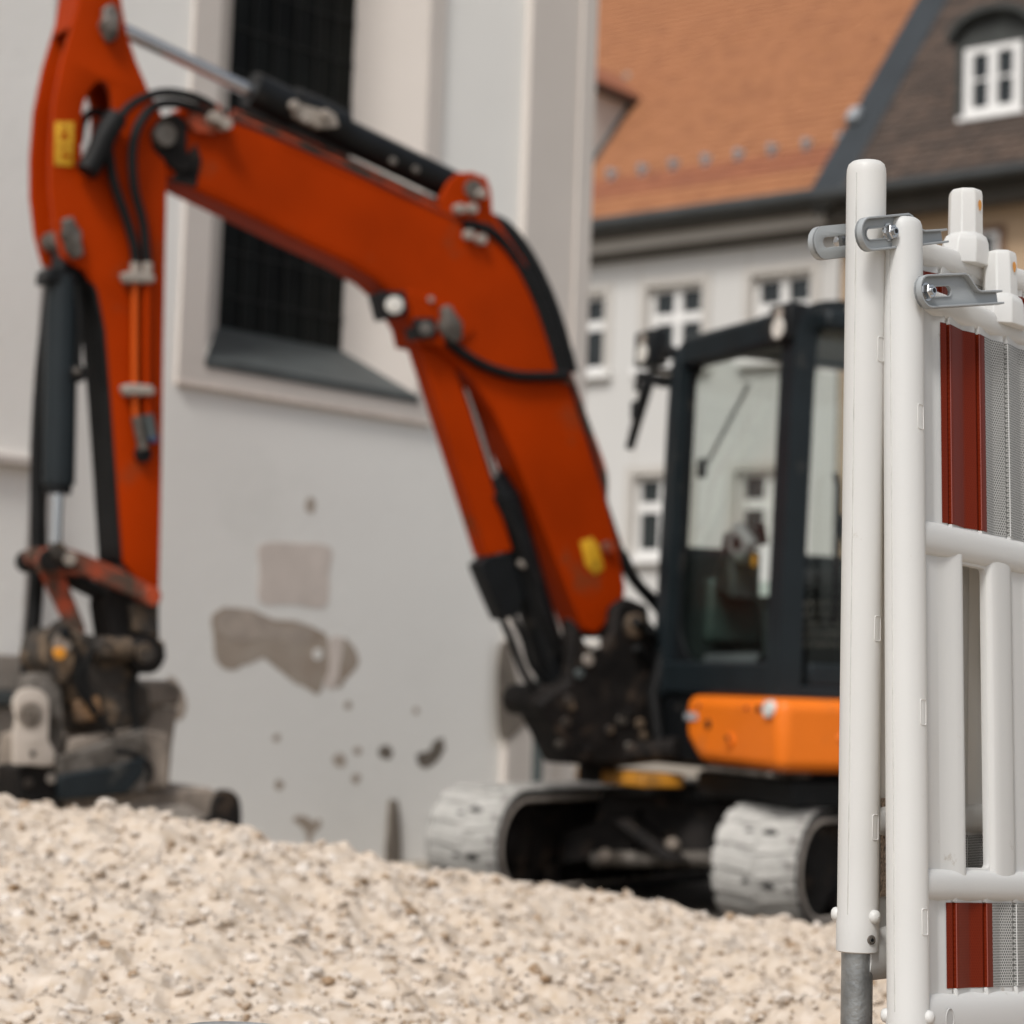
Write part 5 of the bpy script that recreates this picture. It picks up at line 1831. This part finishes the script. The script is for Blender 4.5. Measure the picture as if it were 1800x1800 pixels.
# snow guards in a row above the eave
for k in range(9):
    px = 1078 + k * 64
    a, b = roof_uv(1078, 318)
    a += k * .56
    if a > RA1 - .3:
        break
    sg = MB()
    p = roof_pt(a, b, .05)
    sg.hexa([roof_pt(a - .05, b - .06, .05), roof_pt(a + .05, b - .06, .05), roof_pt(a + .05, b + .18, .05), roof_pt(a - .05, b + .18, .05), roof_pt(a - .035, b + .0, .19), roof_pt(a + .035, b + .0, .19), roof_pt(a + .035, b + .06, .19), roof_pt(a - .035, b + .06, .19)])
    sg.build('snow_guard', 'grey_label', roof, bevel=.01)
# small vent near the dormer
vp = roof_pt(*roof_uv(1105, 140), .05)
MB().ball(vp, .07, 10, 6).build('roof_vent', 'dust', roof, smooth=60)
# dormer with tiled cheek roof, its right flank seen past the church
hz_d = roof_pt(dra, dbt[1], 0).z                 # level of dormer eave
front_b = db0
pA = roof_pt(dra, front_b, 0)
dpt = roof_pt(dra, dbt[1], 0)
cheek = MB()
f_lo = Vector((pA.x, pA.y, pA.z))
f_hi = Vector((pA.x, pA.y, hz_d))
cheek.prism([f_lo, f_hi, dpt], [q - H1.a * 1.6 for q in (f_lo, f_hi, dpt)])
dm = cheek.build('dormer', 'surround', HS)
out = H1.n
ev0, ev1 = f_hi + out * .25 + H1.a * .14, dpt + H1.a * .14 - out * .05
MB().prism([ev0, ev1, ev1 + Vector((0, 0, .12)), ev0 + Vector((0, 0, .12))], [q - H1.a * .12 for q in (ev0, ev1, ev1 + Vector((0, 0, .12)), ev0 + Vector((0, 0, .12)))]).build('dormer_fascia', 'gutter', dm)
fl0, fl1 = roof_pt(dra + .02, front_b - .1, .05), roof_pt(dra + .02, dbt[1], .05)
MB().tube([fl0, fl1], .06, 8).build('flashing', 'gutter', dm, smooth=50)
rg = [ev0 + Vector((0, 0, .13)), ev1 + Vector((0, 0, .13)), ev1 + Vector((0, 0, .75)) - H1.a * .85 - out * .9, ev0 + Vector((0, 0, .75)) - H1.a * .85]
DR = MB().prism(rg, [q - Vector((0, 0, .08)) for q in rg]).build('dormer_roof', 'tile_red', dm)

# the brown-roofed house at the right
H2 = house_frame(1600, 26, HA)
HB = thing('tan_house', 'tan plastered house with dark brown tiled roof and white dormer window', 'house', H2(0, 0, -4))
EZ2 = H2.uv(1600, 352)[1]
B0, B1 = H2.uv(1482, 400)[0], 9.0
hbox(H2, B0, B1, -.2, EZ2, -8, 0, 'wall', 'tanwall', HB)
hbox(H2, B0 - .1, B1, EZ2 - .22, EZ2 - .02, 0, .30, 'cornice', 'eave', HB)
hbox(H2, B0 - .10, B1, EZ2 - .02, EZ2 + .12, .24, .46, 'fascia', 'gutter', HB)
MB().tube([H2(B0 - .1, EZ2 + .06, .54), H2(B1, EZ2 + .06, .54)], .08, 12).build('gutter', 'gutter', HB, smooth=60)
wa, wz = H2.uv(1727, 445)
hw = hbox(H2, wa - .30, wa + .30, wz - .65, wz + .32, .0, .03, 'window', 'brownwood', HB)
hbox(H2, wa - .22, wa + .22, wz - .60, wz + .24, .031, .045, 'frame', 'winframe', hw)
hbox(H2, wa - .17, wa - .02, wz - .55, wz + .19, .046, .052, 'pane', 'housepane', hw)
hbox(H2, wa + .02, wa + .17, wz - .55, wz + .19, .046, .052, 'pane', 'housepane', hw)
R2 = H2(B0 + .02, EZ2 + .12, .46)
RB = B1 - B0 - .1
roof2 = MB().prism([R2 + H2.a * a + ups * b for a, b in ((0, 0), (RB, 0), (RB, 8), (0, 8))], [R2 + H2.a * a + ups * b - rn * .2 for a, b in ((0, 0), (RB, 0), (RB, 8), (0, 8))]).build('roof', 'tile_brown', HB)


def roof2_uv(px, py):
    d = ray(px, py)
    s = (R2 - EYE).dot(rn) / d.dot(rn)
    p = EYE + d * s - R2
    return p.dot(H2.a), p.dot(ups)


dm_a, dm_b = roof2_uv(1750, 203)
tile_roof(roof2, R2, H2.a, ups, rn, int(RB / .19), int(7.8 / .145), .19, .145, 'tile_brown', lambda a, b: abs(a - dm_a) < .48 and dm_b < b < dm_b + 1.1, lambda x, y: True)
# metal verge along the left gable edge
vg = MB()
v_in, v_out = .30, -.20
vg.prism([R2 + H2.a * a + ups * b + rn * h for a, b, h in ((v_out, -.15, .09), (v_in, -.15, .09), (v_in, 8, .09), (v_out, 8, .09))],
         [R2 + H2.a * a + ups * b + rn * h for a, b, h in ((v_out, -.15, -.28), (v_in, -.15, -.0), (v_in, 8, -.0), (v_out, 8, -.28))])
vg.build('verge', 'lead_verge', roof2, bevel=.02)
MB().box(lambda x, y, z: R2 + H2.a * x + ups * y + rn * z, (-.18, 1.3, .09), (-.02, 1.55, .20)).build('verge_clip', 'grey_label', roof2, bevel=.03)
# dormer window of the brown roof
D0 = R2 + H2.a * dm_a + ups * dm_b
DP = Plane(D0 + H2.n * .05, H2.a, (0, 0, 1))
if DP.n.dot(H2.n) < 0:
    DP.n = -DP.n
arc_ = [(.52 * math.cos(t), .96 + .30 * math.sin(t)) for t in [math.pi * j / 14 for j in range(15)]]
shell = [(.52, -.08)] + arc_ + [(-.52, -.08)]
dmr = MB().prism([DP(a, z, 0) for a, z in shell], [DP(a, z, -1.3) for a, z in shell]).build('dormer', 'slate', HB, smooth=30)
cap = [(.60 * math.cos(t), .98 + .38 * math.sin(t)) for t in [math.pi * j / 14 for j in range(15)]]
cin = [(.525 * math.cos(t), .97 + .31 * math.sin(t)) for t in [math.pi * j / 14 for j in range(15)]]
MB().prism([DP(a, z, .14) for a, z in cap + cin[::-1]], [DP(a, z, -1.2) for a, z in cap + cin[::-1]]).build('dormer_roof', 'slate', dmr, smooth=30)
dw = MB()
for x0, x1, y0, y1 in ((-.38, -.27, 0, .86), (.27, .38, 0, .86), (-.06, .06, 0, .86), (-.27, -.06, 0, .10), (.06, .27, 0, .10), (-.27, -.06, .78, .86), (.06, .27, .78, .86)):
    dw.prism([DP(a, z, .05) for a, z in ((x0, y0), (x1, y0), (x1, y1), (x0, y1))], [DP(a, z, .002) for a, z in ((x0, y0), (x1, y0), (x1, y1), (x0, y1))])
dwo = dw.build('dormer_window', 'winframe', dmr)
for x0, x1 in ((-.27, -.06), (.06, .27)):
    for y0, y1 in ((.10, .44), (.47, .78)):
        MB().prism([DP(a, z, .012) for a, z in ((x0, y0), (x1, y0), (x1, y1), (x0, y1))], [DP(a, z, .004) for a, z in ((x0, y0), (x1, y0), (x1, y1), (x0, y1))]).build('pane', 'housepane', dwo)
    MB().prism([DP(a, z, .03) for a, z in ((x0, .44), (x1, .44), (x1, .47), (x0, .47))], [DP(a, z, .004) for a, z in ((x0, .44), (x1, .44), (x1, .47), (x0, .47))]).build('glazing_bar', 'winframe', dwo)
MB().prism([DP(a, z, .12) for a, z in ((-.44, -.06), (.44, -.06), (.44, -.004), (-.44, -.004))], [DP(a, z, .0) for a, z in ((-.44, -.06), (.44, -.06), (.44, -.004), (-.44, -.004))]).build('sill', 'winframe', dmr)
